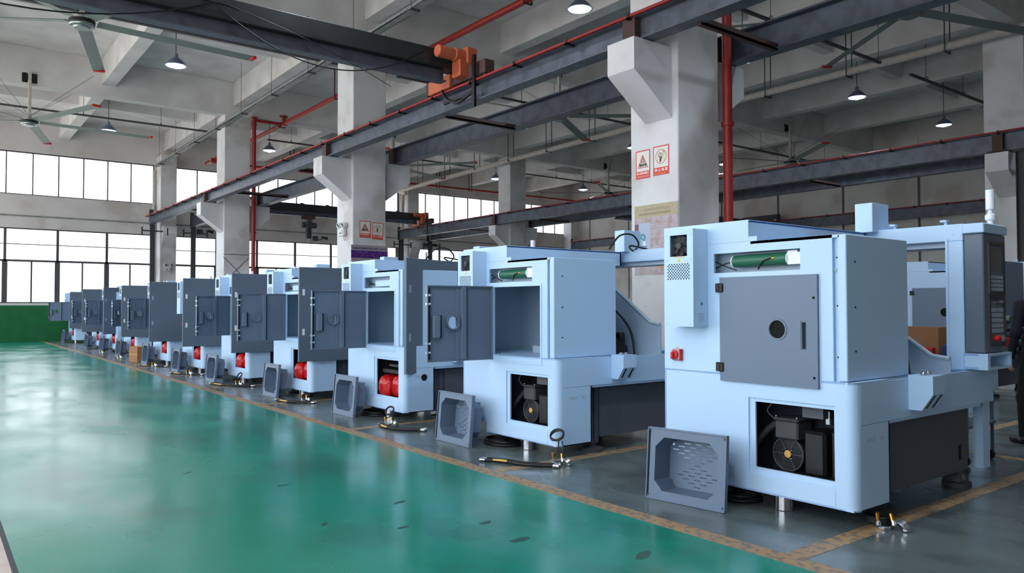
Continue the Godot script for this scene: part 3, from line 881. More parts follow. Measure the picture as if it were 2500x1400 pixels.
func build_signs() -> void:
	var a := sign_picture(false)
	var b := sign_picture(true)
	notice("safety_sign", Vector3(8.698, 3.455, -8.03), -PI / 2, 0.29, 0.435, a, "red bordered notice with a warning triangle on the nearest column's bright face")
	notice("safety_sign", Vector3(8.698, 3.465, -7.665), -PI / 2, 0.31, 0.44, b, "red bordered no smoking notice on the nearest column's bright face")
	notice("safety_sign", Vector3(9.045, 3.295, -18.068), 0, 0.315, 0.435, a, "red bordered warning triangle notice above the purple notice board on the second column")
	notice("safety_sign", Vector3(9.4, 3.265, -18.068), 0, 0.32, 0.44, b, "slightly tilted no smoking notice above the purple notice board on the second column", "sign", -0.04)
	# purple headed notice board
	var im := Image.create(512, 512, false, Image.FORMAT_RGBA8)
	im.fill(Color(0.63, 0.59, 0.60))
	for k in 26:
		im.fill_rect(Rect2i(20 + k * 18, 28, 11 + (k * 5) % 6, 20), Color(0.36, 0.25, 0.42) if k != 15 and k != 20 else Color(0.63, 0.59, 0.60))
	im.fill_rect(Rect2i(0, 64, 512, 86), Color(0.31, 0.13, 0.47))
	rng.seed = 21
	for k in 26:
		im.fill_rect(Rect2i(rng.randi_range(5, 470), 72 + 14 * (k % 5), rng.randi_range(14, 44), 5), Color(0.55, 0.38, 0.65))
	for k in 34:
		im.fill_rect(Rect2i(20 + 120 * (k % 4), 175 + 34 * (k / 4), rng.randi_range(40, 100), 4), Color(0.50, 0.46, 0.47))
	im.fill_rect(Rect2i(262, 172, 30, 58), Color(0.72, 0.58, 0.36))
	im.fill_rect(Rect2i(264, 230, 26, 60), Color(0.03, 0.22, 0.55))
	notice("notice_board", Vector3(9.18, 1.95, -18.066), 0, 1.06, 1.15, ImageTexture.create_from_image(im), "large notice board with a purple heading band on the second column", "notice board")
	# faded poster on the nearest column
	im = Image.create(512, 512, false, Image.FORMAT_RGBA8)
	im.fill(Color(0.70, 0.66, 0.68))
	var sepia := FastNoiseLite.new()
	sepia.frequency = 0.012
	for y in 512:
		for x in 512:
			var n := sepia.get_noise_2d(x, y)
			im.set_pixel(x, y, Color(0.71, 0.67, 0.70).lerp(Color(0.66, 0.55, 0.50), clampf(n * 1.3 + 0.2, 0, 1)))
	for y in 92:
		for x in 512:
			im.set_pixel(x, y, Color(0.72, 0.66, 0.54).lerp(Color(0.62, 0.57, 0.46), clampf(sepia.get_noise_2d(x * 4, y * 4) + 0.2, 0, 1)))
	for k in 14:
		im.fill_rect(Rect2i(120 + k * 22, 26, 16, 18), Color(0.61, 0.55, 0.44))
	for k in 17:
		im.fill_rect(Rect2i(60 + k * 22, 58, 17, 18), Color(0.58, 0.51, 0.40))
	im.fill_rect(Rect2i(0, 130, 190, 190), Color(0.68, 0.72, 0.80))
	im.fill_rect(Rect2i(0, 135, 50, 110), Color(0.45, 0.28, 0.34))
	ink(im, [Vector2(20, 205), Vector2(50, 190), Vector2(70, 225), Vector2(105, 215), Vector2(130, 235), Vector2(118, 260), Vector2(80, 238)], Color(0.25, 0.56, 0.64), 7)
	ink(im, [Vector2(118, 272), Vector2(108, 306), Vector2(128, 306), Vector2(118, 272)], Color(0.85, 0.92, 0.97), 9)
	ink(im, [Vector2(302, 400), Vector2(270, 462), Vector2(334, 462), Vector2(302, 400)], Color(0.76, 0.60, 0.44), 6)
	ink(im, [Vector2(302, 420), Vector2(302, 445)], Color(0.76, 0.60, 0.44), 4)
	for k in 30:
		im.fill_rect(Rect2i(190 + 75 * (k % 4), 135 + 40 * (k / 4), rng.randi_range(25, 60), 4), Color(0.60, 0.53, 0.53))
	notice("safety_poster", Vector3(8.696, 1.98, -7.775), -PI / 2, 0.86, 1.06, ImageTexture.create_from_image(im), "large faded paper poster with a yellowed heading on the nearest column", "poster")
	# two crossed wires and their frame on the third column
	var t := thing("crossed_wires", Vector3(9.15, 2.4, -28.79))
	tag(t, "thin crossed wires strung over the near face of the third column", "wire")
	var s := st()
	for l in [[-0.47, 0.95, 0.47, 0.0], [-0.47, 0.0, 0.47, 0.95], [-0.47, 1.05, 0.47, 1.05], [-0.47, 0.12, 0.47, 0.12]]:
		tube(s, [Vector3(l[0], l[1], 0.012), Vector3(l[2], l[3], 0.012)], 0.009, 5)
	part("wire", s, M.conduit, t)
	# emergency lights
	for e in [[Vector3(9.03, 3.2, ZF + 0.82), 0.0, "white twin-headed emergency light on the window wall pilaster"], [Vector3(8.66, 3.35, -18.55), -PI / 2, "white twin-headed emergency light on the bright face of the second column"]]:
		t = thing("emergency_light", e[0], e[1])
		tag(t, e[2], "emergency light", "emergency lights")
		s = st(); bx(s, -0.14, 0, -0.02, 0.14, 0.22, 0.07, 0.015); part("housing", s, M.box_white, t)
		for x in [-0.12, 0.13]:
			s = st(); cyl(s, Vector3(x, 0.29, -0.0), Vector3(x + 0.02, 0.27, 0.11), 0.075, 16, 0.01); tube(s, [Vector3(x, 0.2, 0.02), Vector3(x, 0.25, 0.02)], 0.015); part("lamp_head", s, M.box_white, t)
			s = st(); cyl(s, Vector3(x + 0.02, 0.27, 0.111), Vector3(x + 0.02, 0.269, 0.114), 0.055, 16); part("lens", s, M.frame, t)
		s = st(); bx(s, -0.08, 0.06, 0.071, 0.03, 0.09, 0.073); bx(s, 0.08, 0.05, 0.071, 0.1, 0.16, 0.073); part("marking", s, M.post, t)
		s = st(); tube(s, smooth([Vector3(0.1, 0.0, 0.03), Vector3(0.14, -0.12, 0.04), Vector3(0.2, -0.1, 0.03), Vector3(0.22, 0.1, 0.0)]), 0.008, 5); part("lead", s, M.red_grey, t)
	# security cameras
	for e in [[Vector3(16.75, 5.2, ZF + 0.01), "second column"], [Vector3(10.75, 5.2, ZF + 0.01), "third column"], [Vector3(23.75, 5.15, ZF + 0.01), "white downpipe"]]:
		t = thing("security_camera", e[0])
		tag(t, "small dark security camera on the window wall by the %s" % e[1], "camera", "security cameras")
		s = st(); bx(s, -0.2, -0.13, -0.01, 0.08, 0.13, 0.06, 0.01); part("junction_box", s, M.frame, t)
		s = st(); tube(s, [Vector3(0.1, -0.08, 0.03), Vector3(0.2, -0.08, 0.2), Vector3(0.3, 0.0, 0.3)], 0.025); part("bracket", s, M.frame, t)
		s = st(); cyl(s, Vector3(0.25, 0.03, 0.2), Vector3(0.42, -0.02, 0.5), 0.09, 16, 0.02); part("housing", s, M.black, t)
	t = thing("wall_box", Vector3(XR - 0.02, 2.55, -28.7), -PI / 2)
	tag(t, "grey electrical wall box above the green dado on the right wall", "electrical box")
	s = st(); bx(s, -0.35, 0, 0, 0.35, 0.9, 0.2, 0.02); part("cabinet", s, M.frame, t)

# ------------------------------------------------------------------ the lathes
# shapes are laid out from the aisle-side face (lx = 0, inwards +) and the near side (lz = 0, away -)
const OFF := Vector3(-1.1, 0, 0.8)
var FACE := Transform3D(Basis(Vector3(0, 0, 1), Vector3.UP, Vector3(1, 0, 0)), Vector3.ZERO)   # u -> lz, v -> y, w -> lx

func mpart(key: String, called: String, m: Material, root: Node3D, make: Callable, label := "") -> MeshInstance3D:
	var o := put(called, same(key, make), m, root, label)
	o.position = OFF
	return o

func screws(s: SurfaceTool, spots: Array, r := 0.007) -> void:
	for p in spots:
		cyl(s, Vector3(-0.0035, p[1], p[0]), Vector3(0.002, p[1], p[0]), r, 8)

func build_door(key_open: bool) -> Node3D:
	# hinge axis at the origin; closed it runs along +z with its outside towards -x
	var d := MeshInstance3D.new()
	d.mesh = same("door", func(s):
		var hole := [[0.4345, 0.337, 0.5705, 0.473], [0.69, 0.265, 0.735, 0.465]]
		holed(s, 0.0, 0.0, 0.816, 0.794, hole, -0.022, -0.018, FACE)
		# folded rim
		for r in [[0, 0, 0.816, 0.012], [0, 0.782, 0.816, 0.794], [0, 0, 0.012, 0.794], [0.804, 0, 0.816, 0.794]]:
			bx(s, r[0], r[1], -0.018, r[2], r[3], 0.008, 0.0, FACE)
		# the square left round the porthole, closed by a disc with a round opening
		for k in 24:
			var a := TAU * k / 24
			var b := TAU * (k + 1) / 24
			var sq := func(t: float) -> Vector2:
				var v := Vector2(cos(t), sin(t))
				return v * 0.0681 / maxf(absf(v.x), absf(v.y))
			for w in [[-0.022, -1.0], [-0.018, 1.0]]:
				var pa: Vector2 = sq.call(a); var pb: Vector2 = sq.call(b)
				quad(s, Vector3(w[0], 0.405 + sin(a) * 0.065, 0.5025 + cos(a) * 0.065), Vector3(w[0], 0.405 + sin(b) * 0.065, 0.5025 + cos(b) * 0.065), Vector3(w[0], 0.405 + pb.y, 0.5025 + pb.x), Vector3(w[0], 0.405 + pa.y, 0.5025 + pa.x), Vector3(w[1], 0, 0)))
	d.material_override = M.door
	d.name = "door"
	var add := func(key: String, called: String, m: Material, make: Callable) -> void:
		put(called, same(key, make), m, d)
	add.call("door_ring", "porthole_ring", M.door, func(s):
		lathe(s, [Vector2(0.0655, -0.003), Vector2(0.079, -0.003), Vector2(0.081, 0.0), Vector2(0.081, 0.034), Vector2(0.079, 0.038), Vector2(0.0655, 0.038), Vector2(0.0655, -0.003)], 32, Transform3D(Basis(Vector3(0, 0, 1), Vector3(1, 0, 0), Vector3(0, 1, 0)), Vector3(-0.024, 0.405, 0.5025)))
		for k in 8:
			var a := TAU * k / 8 + 0.4
			var c := Vector3(-0.026, 0.405 + 0.072 * sin(a), 0.5025 + 0.072 * cos(a))
			cyl(s, c - Vector3(0.003, 0, 0), c + Vector3(0.05, 0, 0), 0.004, 6))
	if key_open:
		add.call("door_rib", "stiffener", M.door, func(s): bx(s, -0.018, 0.014, 0.345, 0.016, 0.78, 0.405, 0.003); bx(s, -0.018, 0.014, 0.345, -0.01, 0.78, 0.465))
		add.call("door_gap", "seal", M.gap, func(s): bx(s, -0.017, 0.03, 0.332, 0.004, 0.764, 0.343); bx(s, -0.017, 0.03, 0.782, 0.006, 0.764, 0.80))
		add.call("door_pocket", "handle_pocket", M.door, func(s): bx(s, -0.018, 0.25, 0.672, 0.03, 0.478, 0.75, 0.004))
		add.call("door_pocket_edge", "pocket_edge", M.gap, func(s): bx(s, -0.016, 0.246, 0.655, 0.022, 0.482, 0.672))
		add.call("door_latch", "latch", M.steel, func(s):
			for y in [0.1, 0.19, 0.6, 0.69]:
				cyl(s, Vector3(-0.016, y, 0.785), Vector3(0.018, y, 0.785), 0.014, 10, 0.003)
				bx(s, -0.016, y - 0.012, 0.785, 0.012, y + 0.012, 0.825))
	else:
		add.call("door_dark", "porthole", M.gap, func(s): cyl(s, Vector3(-0.012, 0.405, 0.5025), Vector3(-0.006, 0.405, 0.5025), 0.0665, 28))
		add.call("door_slot", "handle_recess", M.panel, func(s): bx(s, -0.018, 0.265, 0.69, 0.022, 0.465, 0.697); bx(s, -0.018, 0.265, 0.728, 0.022, 0.465, 0.735); bx(s, 0.02, 0.265, 0.69, 0.024, 0.465, 0.735); bx(s, -0.018, 0.265, 0.69, 0.022, 0.272, 0.735); bx(s, -0.018, 0.458, 0.69, 0.022, 0.465, 0.735))
		add.call("door_screws", "lock_screw", M.gap, func(s):
			for p in [[0.63, 0.79], [0.075, 0.79], [0.075, 0.012]]:
				cyl(s, Vector3(-0.026, p[0], p[1]), Vector3(-0.018, p[0], p[1]), 0.009, 10))
	add.call("door_hinge", "hinge", M.black, func(s):
		for y in [0.105, 0.715]:
			bx(s, -0.034, y - 0.035, -0.035, -0.006, y + 0.035, 0.0, 0.005); bx(s, -0.034, y - 0.035, 0.002, -0.022, y + 0.035, 0.036, 0.005)
			cyl(s, Vector3(-0.03, y - 0.035, 0), Vector3(-0.03, y + 0.035, 0), 0.008, 8))
	return d

func make_machine(x: float, zk: float, o: Dictionary) -> Node3D:
	var t := thing("machine_tool", Vector3(x, 0, zk) - OFF)
	tag(t, o.label, "lathe", o.get("group", "lathes in the front row"))
	var shut: bool = o.get("door", 0.0) <= 1.0
	var vents: bool = o.get("vents", false)
	# --- upper cabinet
	mpart("cab%s%s" % [shut, vents], "upper_cabinet", M.white, t, func(s):
		var holes := [[-1.055, 0.938, -0.258, 1.708]]
		if not vents: holes.append([-1.135, 1.757, -0.39, 1.908])
		if vents:
			for r in 5:
				for k in 9:
					var u := -1.0 + 0.085 * k + (0.0425 if r % 2 else 0.0)
					holes.append([u, 1.83 + 0.03 * r, u + 0.058, 1.837 + 0.03 * r])
		holed(s, -1.643, 0.985, -0.149, 1.985, holes.slice(0, 1 if vents else 2), 0.0, 0.02, FACE)
		if vents:
			for h in holes.slice(1):
				bx(s, h[0], h[1], -0.0008, h[2], h[3], 0.0, 0.0, FACE)
		bx(s, -0.002, 1.985, -1.643, 0.02, 2.15, -0.815, 0.003)
		bx(s, -0.002, 1.985, -0.815, 0.02, 2.022, -0.74)
		# corner post beyond a shallow groove
		bx(s, 0.03, 0.985, -0.16, 0.05, 1.985, -0.1)
		bx(s, 0.0, 0.988, -0.114, 0.86, 1.985, -0.05, 0.006)
		# near side cover, roof of the low part, tall box behind
		bx(s, 0.0, 1.965, -0.8, 0.86, 1.985, -0.1)
		bx(s, 0.02, 1.985, -1.643, 1.72, 2.15, -1.62); bx(s, 0.02, 1.985, -0.838, 1.72, 2.15, -0.815); bx(s, 0.0, 2.128, -1.643, 1.72, 2.15, -0.815, 0.004)
		bx(s, 1.70, 1.985, -1.643, 1.72, 2.15, -0.815)
		bx(s, 0.02, 0.985, -1.643, 1.72, 1.985, -1.62)
		bx(s, 0.84, 0.985, -1.62, 0.86, 1.985, -0.1))
	mpart("cabin", "cabinet_lining", M.inner, t, func(s):
		bx(s, 0.815, 0.94, -1.6, 0.835, 1.96, -0.13); bx(s, 0.022, 0.94, -1.6, 0.815, 0.955, -0.13); bx(s, 0.025, 0.955, -1.612, 0.815, 1.74, -1.6); bx(s, 0.055, 0.955, -0.14, 0.815, 1.74, -0.128)
		bx(s, 0.022, 1.735, -1.6, 0.815, 1.755, -0.13)
		bx(s, 0.13, 1.755, -1.2, 0.14, 1.95, -0.3); bx(s, 0.022, 1.91, -1.2, 0.14, 1.925, -0.3); bx(s, 0.022, 1.755, -1.2, 0.14, 1.765, -1.19); bx(s, 0.022, 1.755, -0.31, 0.14, 1.925, -0.3); bx(s, 0.022, 1.765, -1.2, 0.14, 1.925, -1.19))
	if not shut:
		mpart("cab_equipment", "cabinet_frame", M.panel, t, func(s):
			slab(s, PackedVector2Array([Vector2(-0.52, 0.956), Vector2(-0.52, 1.2), Vector2(-0.40, 1.42), Vector2(-0.22, 1.72), Vector2(-0.14, 1.72), Vector2(-0.14, 0.956)]), 0.62, 0.66, FACE))
		mpart("cab_blocks", "terminal_block", M.black, t, func(s):
			for k in 3:
				bx(s, 0.55, 1.0 + 0.11 * k, -0.44 + 0.1 * (k % 2), 0.62, 1.09 + 0.11 * k, -0.3 + 0.1 * (k % 2), 0.01))
		mpart("cab_bracket", "loose_bracket", M.inner, t, func(s): bx(s, 0.5, 0.956, -1.0, 0.512, 1.06, -0.62); screws(s, [[-0.9, 1.0]]))
	mpart("rimlip%s" % shut, "opening_rim", M.white, t, func(s):
		if shut:
			holed(s, -1.08, 0.916, -0.24, 1.73, [[-1.07, 0.925, -0.248, 1.722]], -0.002, 0.0, FACE)
		else:
			holed(s, -1.095, 0.905, -0.235, 1.735, [[-1.055, 0.938, -0.258, 1.708]], -0.006, 0.0, FACE))
	if not vents:
		mpart("cover_screws", "screw", M.gap, t, func(s):
			for p in [[0.11, 1.80], [0.11, 1.49], [0.11, 1.19]]:
				cyl(s, Vector3(p[0], p[1], -0.052), Vector3(p[0], p[1], -0.047), 0.0075, 10)
			for p in [1.83, 1.5, 1.15]:
				cyl(s, Vector3(0.026, p, -0.13), Vector3(0.031, p, -0.13), 0.006, 8))
	# --- lower base, with rounded near corner
	mpart("base", "lower_base", M.white, t, func(s):
		holed(s, -1.643, 0.235, -0.07, 0.985, [[-0.83, 0.264, -0.147, 0.818]], 0.0, 0.02, FACE)
		bx(s, -1.18, 0.125, 0.0, -0.07, 0.235, 0.02, 0.0, FACE)
		var r := 0.07
		var poly := PackedVector2Array()
		for k in 7:
			poly.append(Vector2(r - r * cos(PI / 2 * k / 6), -(r - r * sin(PI / 2 * k / 6))))
		var n := poly.size()
		for k in n - 1:
			var a := poly[k]; var b := poly[k + 1]
			var na := Vector3(a.x - r, 0, a.y + r).normalized(); var nb := Vector3(b.x - r, 0, b.y + r).normalized()
			var p := [Vector3(a.x, 0.125, a.y), Vector3(b.x, 0.125, b.y), Vector3(b.x, 0.985, b.y), Vector3(a.x, 0.985, a.y)]
			tri(s, p[0], p[1], p[2], na, nb, nb); tri(s, p[0], p[2], p[3], na, nb, na)
		# top of the rounded corner and near side sheet
		var top := PackedVector2Array(); top.append_array(poly); top.append(Vector2(0.46, 0)); top.append(Vector2(0.46, -0.12)); top.append(Vector2(0, -0.12))
		slab(s, top, 0.97, 0.985, Transform3D(Basis(Vector3(1, 0, 0), Vector3(0, 0, 1), Vector3(0, 1, 0)), Vector3.ZERO))
		slab(s, top, 0.125, 0.135, Transform3D(Basis(Vector3(1, 0, 0), Vector3(0, 0, 1), Vector3(0, 1, 0)), Vector3.ZERO))
		bx(s, r, 0.125, -0.02, 0.455, 0.695, 0.0); bx(s, r, 0.698, -0.02, 0.455, 0.985, 0.001)
		bx(s, 0.44, 0.125, -1.643, 0.455, 0.985, 0.0)
		bx(s, 0.0, 0.125, -1.18, 0.455, 0.135, -0.02); bx(s, 0.0, 0.235, -1.643, 0.455, 0.245, -1.17); bx(s, 0, 0.125, -1.19, 0.455, 0.24, -1.175)
		bx(s, 0.0, 0.235, -1.643, 0.455, 0.985, -1.625); bx(s, 0.0, 0.97, -1.643, 0.86, 0.985, -0.05))
	mpart("hatch_rim", "hatch_frame", M.white, t, func(s):
		holed(s, -0.83, 0.264, -0.147, 0.818, [[-0.779, 0.306, -0.157, 0.79]], 0.014, 0.03, FACE)
		bx(s, -0.825, 0.14, -0.003, -0.146, 0.258, 0.0, 0.0, FACE)
		screws(s, [[-0.8, 0.235], [-0.8, 0.165], [-0.17, 0.235], [-0.17, 0.165]])
		for p in [[-0.79, 0.802], [-0.152, 0.802], [-0.79, 0.29], [-0.152, 0.29]]:
			cyl(s, Vector3(0.010, p[1], p[0]), Vector3(0.014, p[1], p[0]), 0.005, 8))
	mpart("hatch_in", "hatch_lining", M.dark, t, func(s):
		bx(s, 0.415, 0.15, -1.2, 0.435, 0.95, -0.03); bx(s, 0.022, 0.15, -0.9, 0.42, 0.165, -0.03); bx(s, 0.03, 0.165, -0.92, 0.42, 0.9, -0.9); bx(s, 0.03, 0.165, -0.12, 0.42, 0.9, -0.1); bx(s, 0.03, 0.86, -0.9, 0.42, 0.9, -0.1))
	mpart("engraving", "type_mark", M.label, t, func(s):
		for k in [[0.15, 0.02], [0.178, 0.02], [0.206, 0.018], [0.234, 0.018], [0.33, 0.008], [0.352, 0.014]]:
			bx(s, k[0], 0.585, 0.0, k[0] + k[1], 0.588, 0.0012); bx(s, k[0], 0.57, 0.0, k[0] + 0.003, 0.602, 0.0012); bx(s, k[0], 0.599, 0.0, k[0] + k[1], 0.602, 0.0012)
			if int(k[0] * 1000) % 4 == 2: bx(s, k[0] + k[1] - 0.003, 0.57, 0.0, k[0] + k[1], 0.602, 0.0012))
	# --- belt tray, tank, front frame
	mpart("belt", "splash_tray", M.white, t, func(s):
		bx(s, 0.455, 0.70, -0.018, 2.23, 0.975, 0.0); bx(s, 0.455, 0.70, -1.66, 2.23, 0.975, -1.64); bx(s, 2.215, 0.70, -1.64, 2.23, 0.975, -0.018)
		bx(s, 0.455, 0.70, -1.64, 2.215, 0.712, -0.018); bx(s, 0.455, 0.675, -0.06, 2.0, 0.70, -0.012)
		bx(s, 0.455, 0.90, -1.64, 2.215, 0.912, -0.018))
	mpart("tank", "coolant_tank", M.tank, t, func(s):
		holed(s, 0.66, 0.15, 1.96, 0.655, [[1.79, 0.24, 1.89, 0.36]], -0.12, -0.10)
		bx(s, 0.66, 0.15, -1.55, 1.96, 0.655, -0.3); bx(s, 0.66, 0.15, -0.3, 0.68, 0.655, -0.1); bx(s, 1.94, 0.15, -0.3, 1.96, 0.655, -0.1); bx(s, 0.6, 0.09, -0.2, 0.66, 0.655, -0.115)
		bx(s, 1.84, 0.05, -0.25, 1.9, 0.15, -0.12); bx(s, 0.5, 0.1, -0.22, 0.6, 0.68, -0.13))
	mpart("bed", "machine_bed", M.tank, t, func(s): bx(s, 0.47, 0.2, -1.58, 0.65, 0.69, -0.25); bx(s, 1.97, 0.2, -1.58, 2.2, 0.69, -0.35))
	mpart("leg", "drain_leg", M.white, t, func(s): bx(s, 2.175, 0.13, -0.14, 2.19, 0.70, -0.06); bx(s, 2.175, 0.13, -0.075, 2.30, 0.70, -0.06))
	for p in [[0.62, -0.16], [1.96, -0.19], [0.2, -1.25], [1.96, -1.45], [0.62, -1.45]]:
		var ft := mpart("foot", "levelling_foot", M.post, t, func(s): lathe(s, [Vector2(0, 0), Vector2(0.11, 0), Vector2(0.11, 0.035), Vector2(0.035, 0.05), Vector2(0.03, 0.24), Vector2(0, 0.24)], 20))
		ft.position = OFF + Vector3(p[0], 0, p[1])
	mpart("steelfoot", "steel_cylinder_foot", M.steel, t, func(s): lathe(s, [Vector2(0, 0), Vector2(0.066, 0), Vector2(0.07, 0.004), Vector2(0.07, 0.2), Vector2(0, 0.2)], 32, Transform3D(Basis(), Vector3(0.15, 0, -0.635))), "polished steel cylinder foot")
	mpart("frame", "front_frame", M.white, t, func(s):
		bx(s, 1.80, 2.03, -1.643, 1.86, 2.17, -0.045, 0.006)
		bx(s, 1.80, 0.975, -0.17, 1.86, 2.03, -0.045, 0.006); bx(s, 1.80, 0.975, -1.643, 1.86, 2.03, -1.45, 0.006)
		bx(s, 1.79, 0.98, -0.178, 1.80, 2.05, -0.158)
		bx(s, 1.82, 2.10, -1.6, 2.16, 2.165, -0.06, 0.01); bx(s, 1.86, 0.95, -1.643, 2.2, 0.985, -0.05)
		for z in [-0.62, -0.2]:
			bx(s, 1.83, 2.17, z, 1.85, 2.2, z + 0.02); bx(s, 1.80, 2.195, z - 0.02, 1.85, 2.21, z + 0.03)
		for p in [[1.5, -0.5], [2.09, -0.12], [2.10, -0.40], [1.45, -0.12], [1.05, -0.1]]:
			cyl(s, Vector3(1.797, p[0], p[1]), Vector3(1.80, p[0], p[1]), 0.007, 8))
	mpart("frame_dark", "door_track", M.inner, t, func(s): bx(s, 1.86, 1.985, -1.6, 2.14, 2.03, -0.18); bx(s, 1.86, 2.03, -1.6, 2.1, 2.1, -0.2); bx(s, 0.86, 0.985, -1.61, 1.80, 2.10, -1.6))
	var dy: float = o.get("guard", 0.0)
	mpart("guard%s" % dy, "chip_guard", M.inner, t, func(s):
		slab(s, PackedVector2Array([Vector2(-1.6, 0.92), Vector2(-1.6, 1.78 + dy), Vector2(-0.75, 1.60 + dy), Vector2(-0.19, 1.20 + dy), Vector2(-0.05, 1.18 + dy), Vector2(-0.05, 0.92)]), 1.55, 1.565, FACE)
		var r := [Vector3(1.54, 1.60 + dy, -0.75), Vector3(1.54, 1.20 + dy, -0.19), Vector3(1.54, 1.18 + dy, -0.05)]
		tube(s, r, 0.018, 6))
	mpart("turret", "slant_bed", M.black, t, func(s):
		slab(s, PackedVector2Array([Vector2(-1.35, 0.92), Vector2(-1.35, 1.62), Vector2(-0.92, 1.52), Vector2(-0.62, 1.2), Vector2(-0.36, 1.06), Vector2(-0.34, 0.98), Vector2(-0.5, 0.92)]), 1.0, 1.34, FACE)
		bx(s, 1.34, 1.02, -0.85, 1.42, 1.2, -0.45, 0.02); bx(s, 1.34, 1.22, -1.1, 1.44, 1.4, -0.8, 0.02)
		tube(s, smooth([Vector3(1.2, 1.55, -1.0), Vector3(1.3, 1.5, -0.6), Vector3(1.38, 1.25, -0.36), Vector3(1.4, 0.95, -0.3)]), 0.012, 6))
	# --- control pendant, signal tower, box on the roof
	mpart("pendant", "control_pendant", M.panel, t, func(s): bx(s, 1.80, 1.12, -0.04, 2.24, 2.08, 0.105, 0.008))
	mpart("pendant_cap", "pendant_cap", M.white, t, func(s):
		bx(s, 1.79, 2.085, -0.05, 2.26, 2.165, 0.115, 0.008); bx(s, 1.95, 2.16, -0.1, 2.1, 2.18, -0.0))
	mpart("pendant_shelf", "pendant_shelf", M.white, t, func(s):
		holed(s, 1.79, 0.985, 2.27, 1.115, [[1.84, 1.005, 2.24, 1.095]], 0.06, 0.13); bx(s, 1.79, 0.985, -0.05, 2.27, 1.005, 0.06); bx(s, 1.79, 1.095, -0.05, 2.27, 1.115, 0.06); bx(s, 1.79, 0.985, -0.05, 1.81, 1.115, 0.06); bx(s, 2.25, 0.985, -0.05, 2.27, 1.115, 0.06); bx(s, 1.79, 0.985, -0.06, 2.27, 1.115, -0.045))
	mpart("pendant_rim", "pendant_rim", M.post, t, func(s):
		holed(s, 1.88, 1.58, 2.2, 2.02, [[1.91, 1.61, 2.17, 1.99]], 0.105, 0.115); holed(s, 1.88, 1.17, 2.2, 1.57, [[1.91, 1.2, 2.17, 1.54]], 0.105, 0.115); bx(s, 1.868, 1.6, 0.105, 1.88, 2.0, 0.125))
	mpart("pendant_screen", "screen", M.screen, t, func(s): bx(s, 1.93, 1.78, 0.105, 2.15, 1.97, 0.109))
	mpart("pendant_keys", "key", M.label, t, func(s):
		for i in 5:
			for k in 4:
				bx(s, 1.94 + 0.05 * i, 1.62 + 0.033 * k, 0.105, 1.98 + 0.05 * i, 1.645 + 0.033 * k, 0.111)
		for i in 4:
			for k in 5:
				bx(s, 1.94 + 0.058 * i, 1.28 + 0.042 * k, 0.105, 1.985 + 0.058 * i, 1.312 + 0.042 * k, 0.112))
	mpart("estop", "stop_button", M.red, t, func(s): cyl(s, Vector3(1.98, 1.235, 0.105), Vector3(1.98, 1.235, 0.15), 0.024, 16, 0.006))
	mpart("dial", "dial", M.steel, t, func(s): cyl(s, Vector3(2.06, 1.235, 0.105), Vector3(2.06, 1.235, 0.15), 0.03, 16, 0.008); cyl(s, Vector3(2.05, 1.53, 0.105), Vector3(2.05, 1.53, 0.14), 0.015, 12); bx(s, 2.08, 1.525, 0.105, 2.13, 1.535, 0.13))
	if o.get("tower", true):
		mpart("tower", "signal_tower", M.bright, t, func(s): lathe(s, [Vector2(0, 2.16), Vector2(0.022, 2.16), Vector2(0.022, 2.2), Vector2(0.04, 2.215), Vector2(0.04, 2.25), Vector2(0.022, 2.265), Vector2(0.016, 2.29), Vector2(0.034, 2.3), Vector2(0.034, 2.46), Vector2(0.0, 2.465)], 20, Transform3D(Basis(), Vector3(2.1, 0, 0.05))))
	mpart("roofbox", "roof_box", M.white, t, func(s): bx(s, 1.70, 2.15, -0.90, 1.99, 2.41, -0.74, 0.004); bx(s, 1.99, 2.15, -0.9, 2.1, 2.24, -0.74, 0.004))
	mpart("cup", "filter_cup", M.white, t, func(s): slab(s, PackedVector2Array([Vector2(0.0, 0.75), Vector2(0.0, 1.0), Vector2(0.17, 1.0), Vector2(0.17, 0.87), Vector2(0.09, 0.75)]), 0.74, 0.93, FACE))
	mpart("cup_slots", "cup_slot", M.gap, t, func(s):
		for u in [0.775, 0.875]:
			slab(s, PackedVector2Array([Vector2(0.102, 0.765), Vector2(0.165, 0.862), Vector2(0.167, 0.860), Vector2(0.104, 0.763)]), u, u + 0.018, FACE))
	mpart("cup_knobs", "cup_knob", M.steel, t, func(s):
		for u in [0.80, 0.87]:
			cyl(s, Vector3(u, 1.0, 0.08), Vector3(u, 1.022, 0.08), 0.022, 14, 0.004))
	if o.get("hole", false):
		mpart("side_hole", "side_hole", M.gap, t, func(s): cyl(s, Vector3(0.30, 0.57, 0.0), Vector3(0.30, 0.57, 0.002), 0.045, 20))
	# --- air conditioner, switch
	if not vents:
		var ac := mpart("ac", "air_conditioner", M.white, t, func(s):
			holed(s, -1.483, 1.339, -1.193, 2.105, [[-1.425, 1.893, -1.252, 2.062]], -0.18, -0.165, FACE)
			bx(s, -0.165, 1.339, -1.483, 0.0, 2.105, -1.47); bx(s, -0.165, 1.339, -1.206, 0.0, 2.105, -1.193); bx(s, -0.165, 2.09, -1.47, 0, 2.105, -1.206); bx(s, -0.165, 1.339, -1.47, 0, 1.352, -1.206); bx(s, -0.10, 1.352, -1.47, -0.09, 2.09, -1.206)
			bx(s, -0.008, 1.33, -1.5, 0.0, 2.115, -1.243)
			for p in [[-1.46, 2.06], [-1.22, 2.06], [-1.46, 1.87], [-1.22, 1.87], [-1.46, 1.36], [-1.22, 1.36]]:
				cyl(s, Vector3(-0.183, p[1], p[0]), Vector3(-0.18, p[1], p[0]), 0.005, 8))
		put("fan_well", same("ac_well", func(s): bx(s, -0.13, 1.893, -1.43, -0.12, 2.062, -1.248)), M.gap, ac)
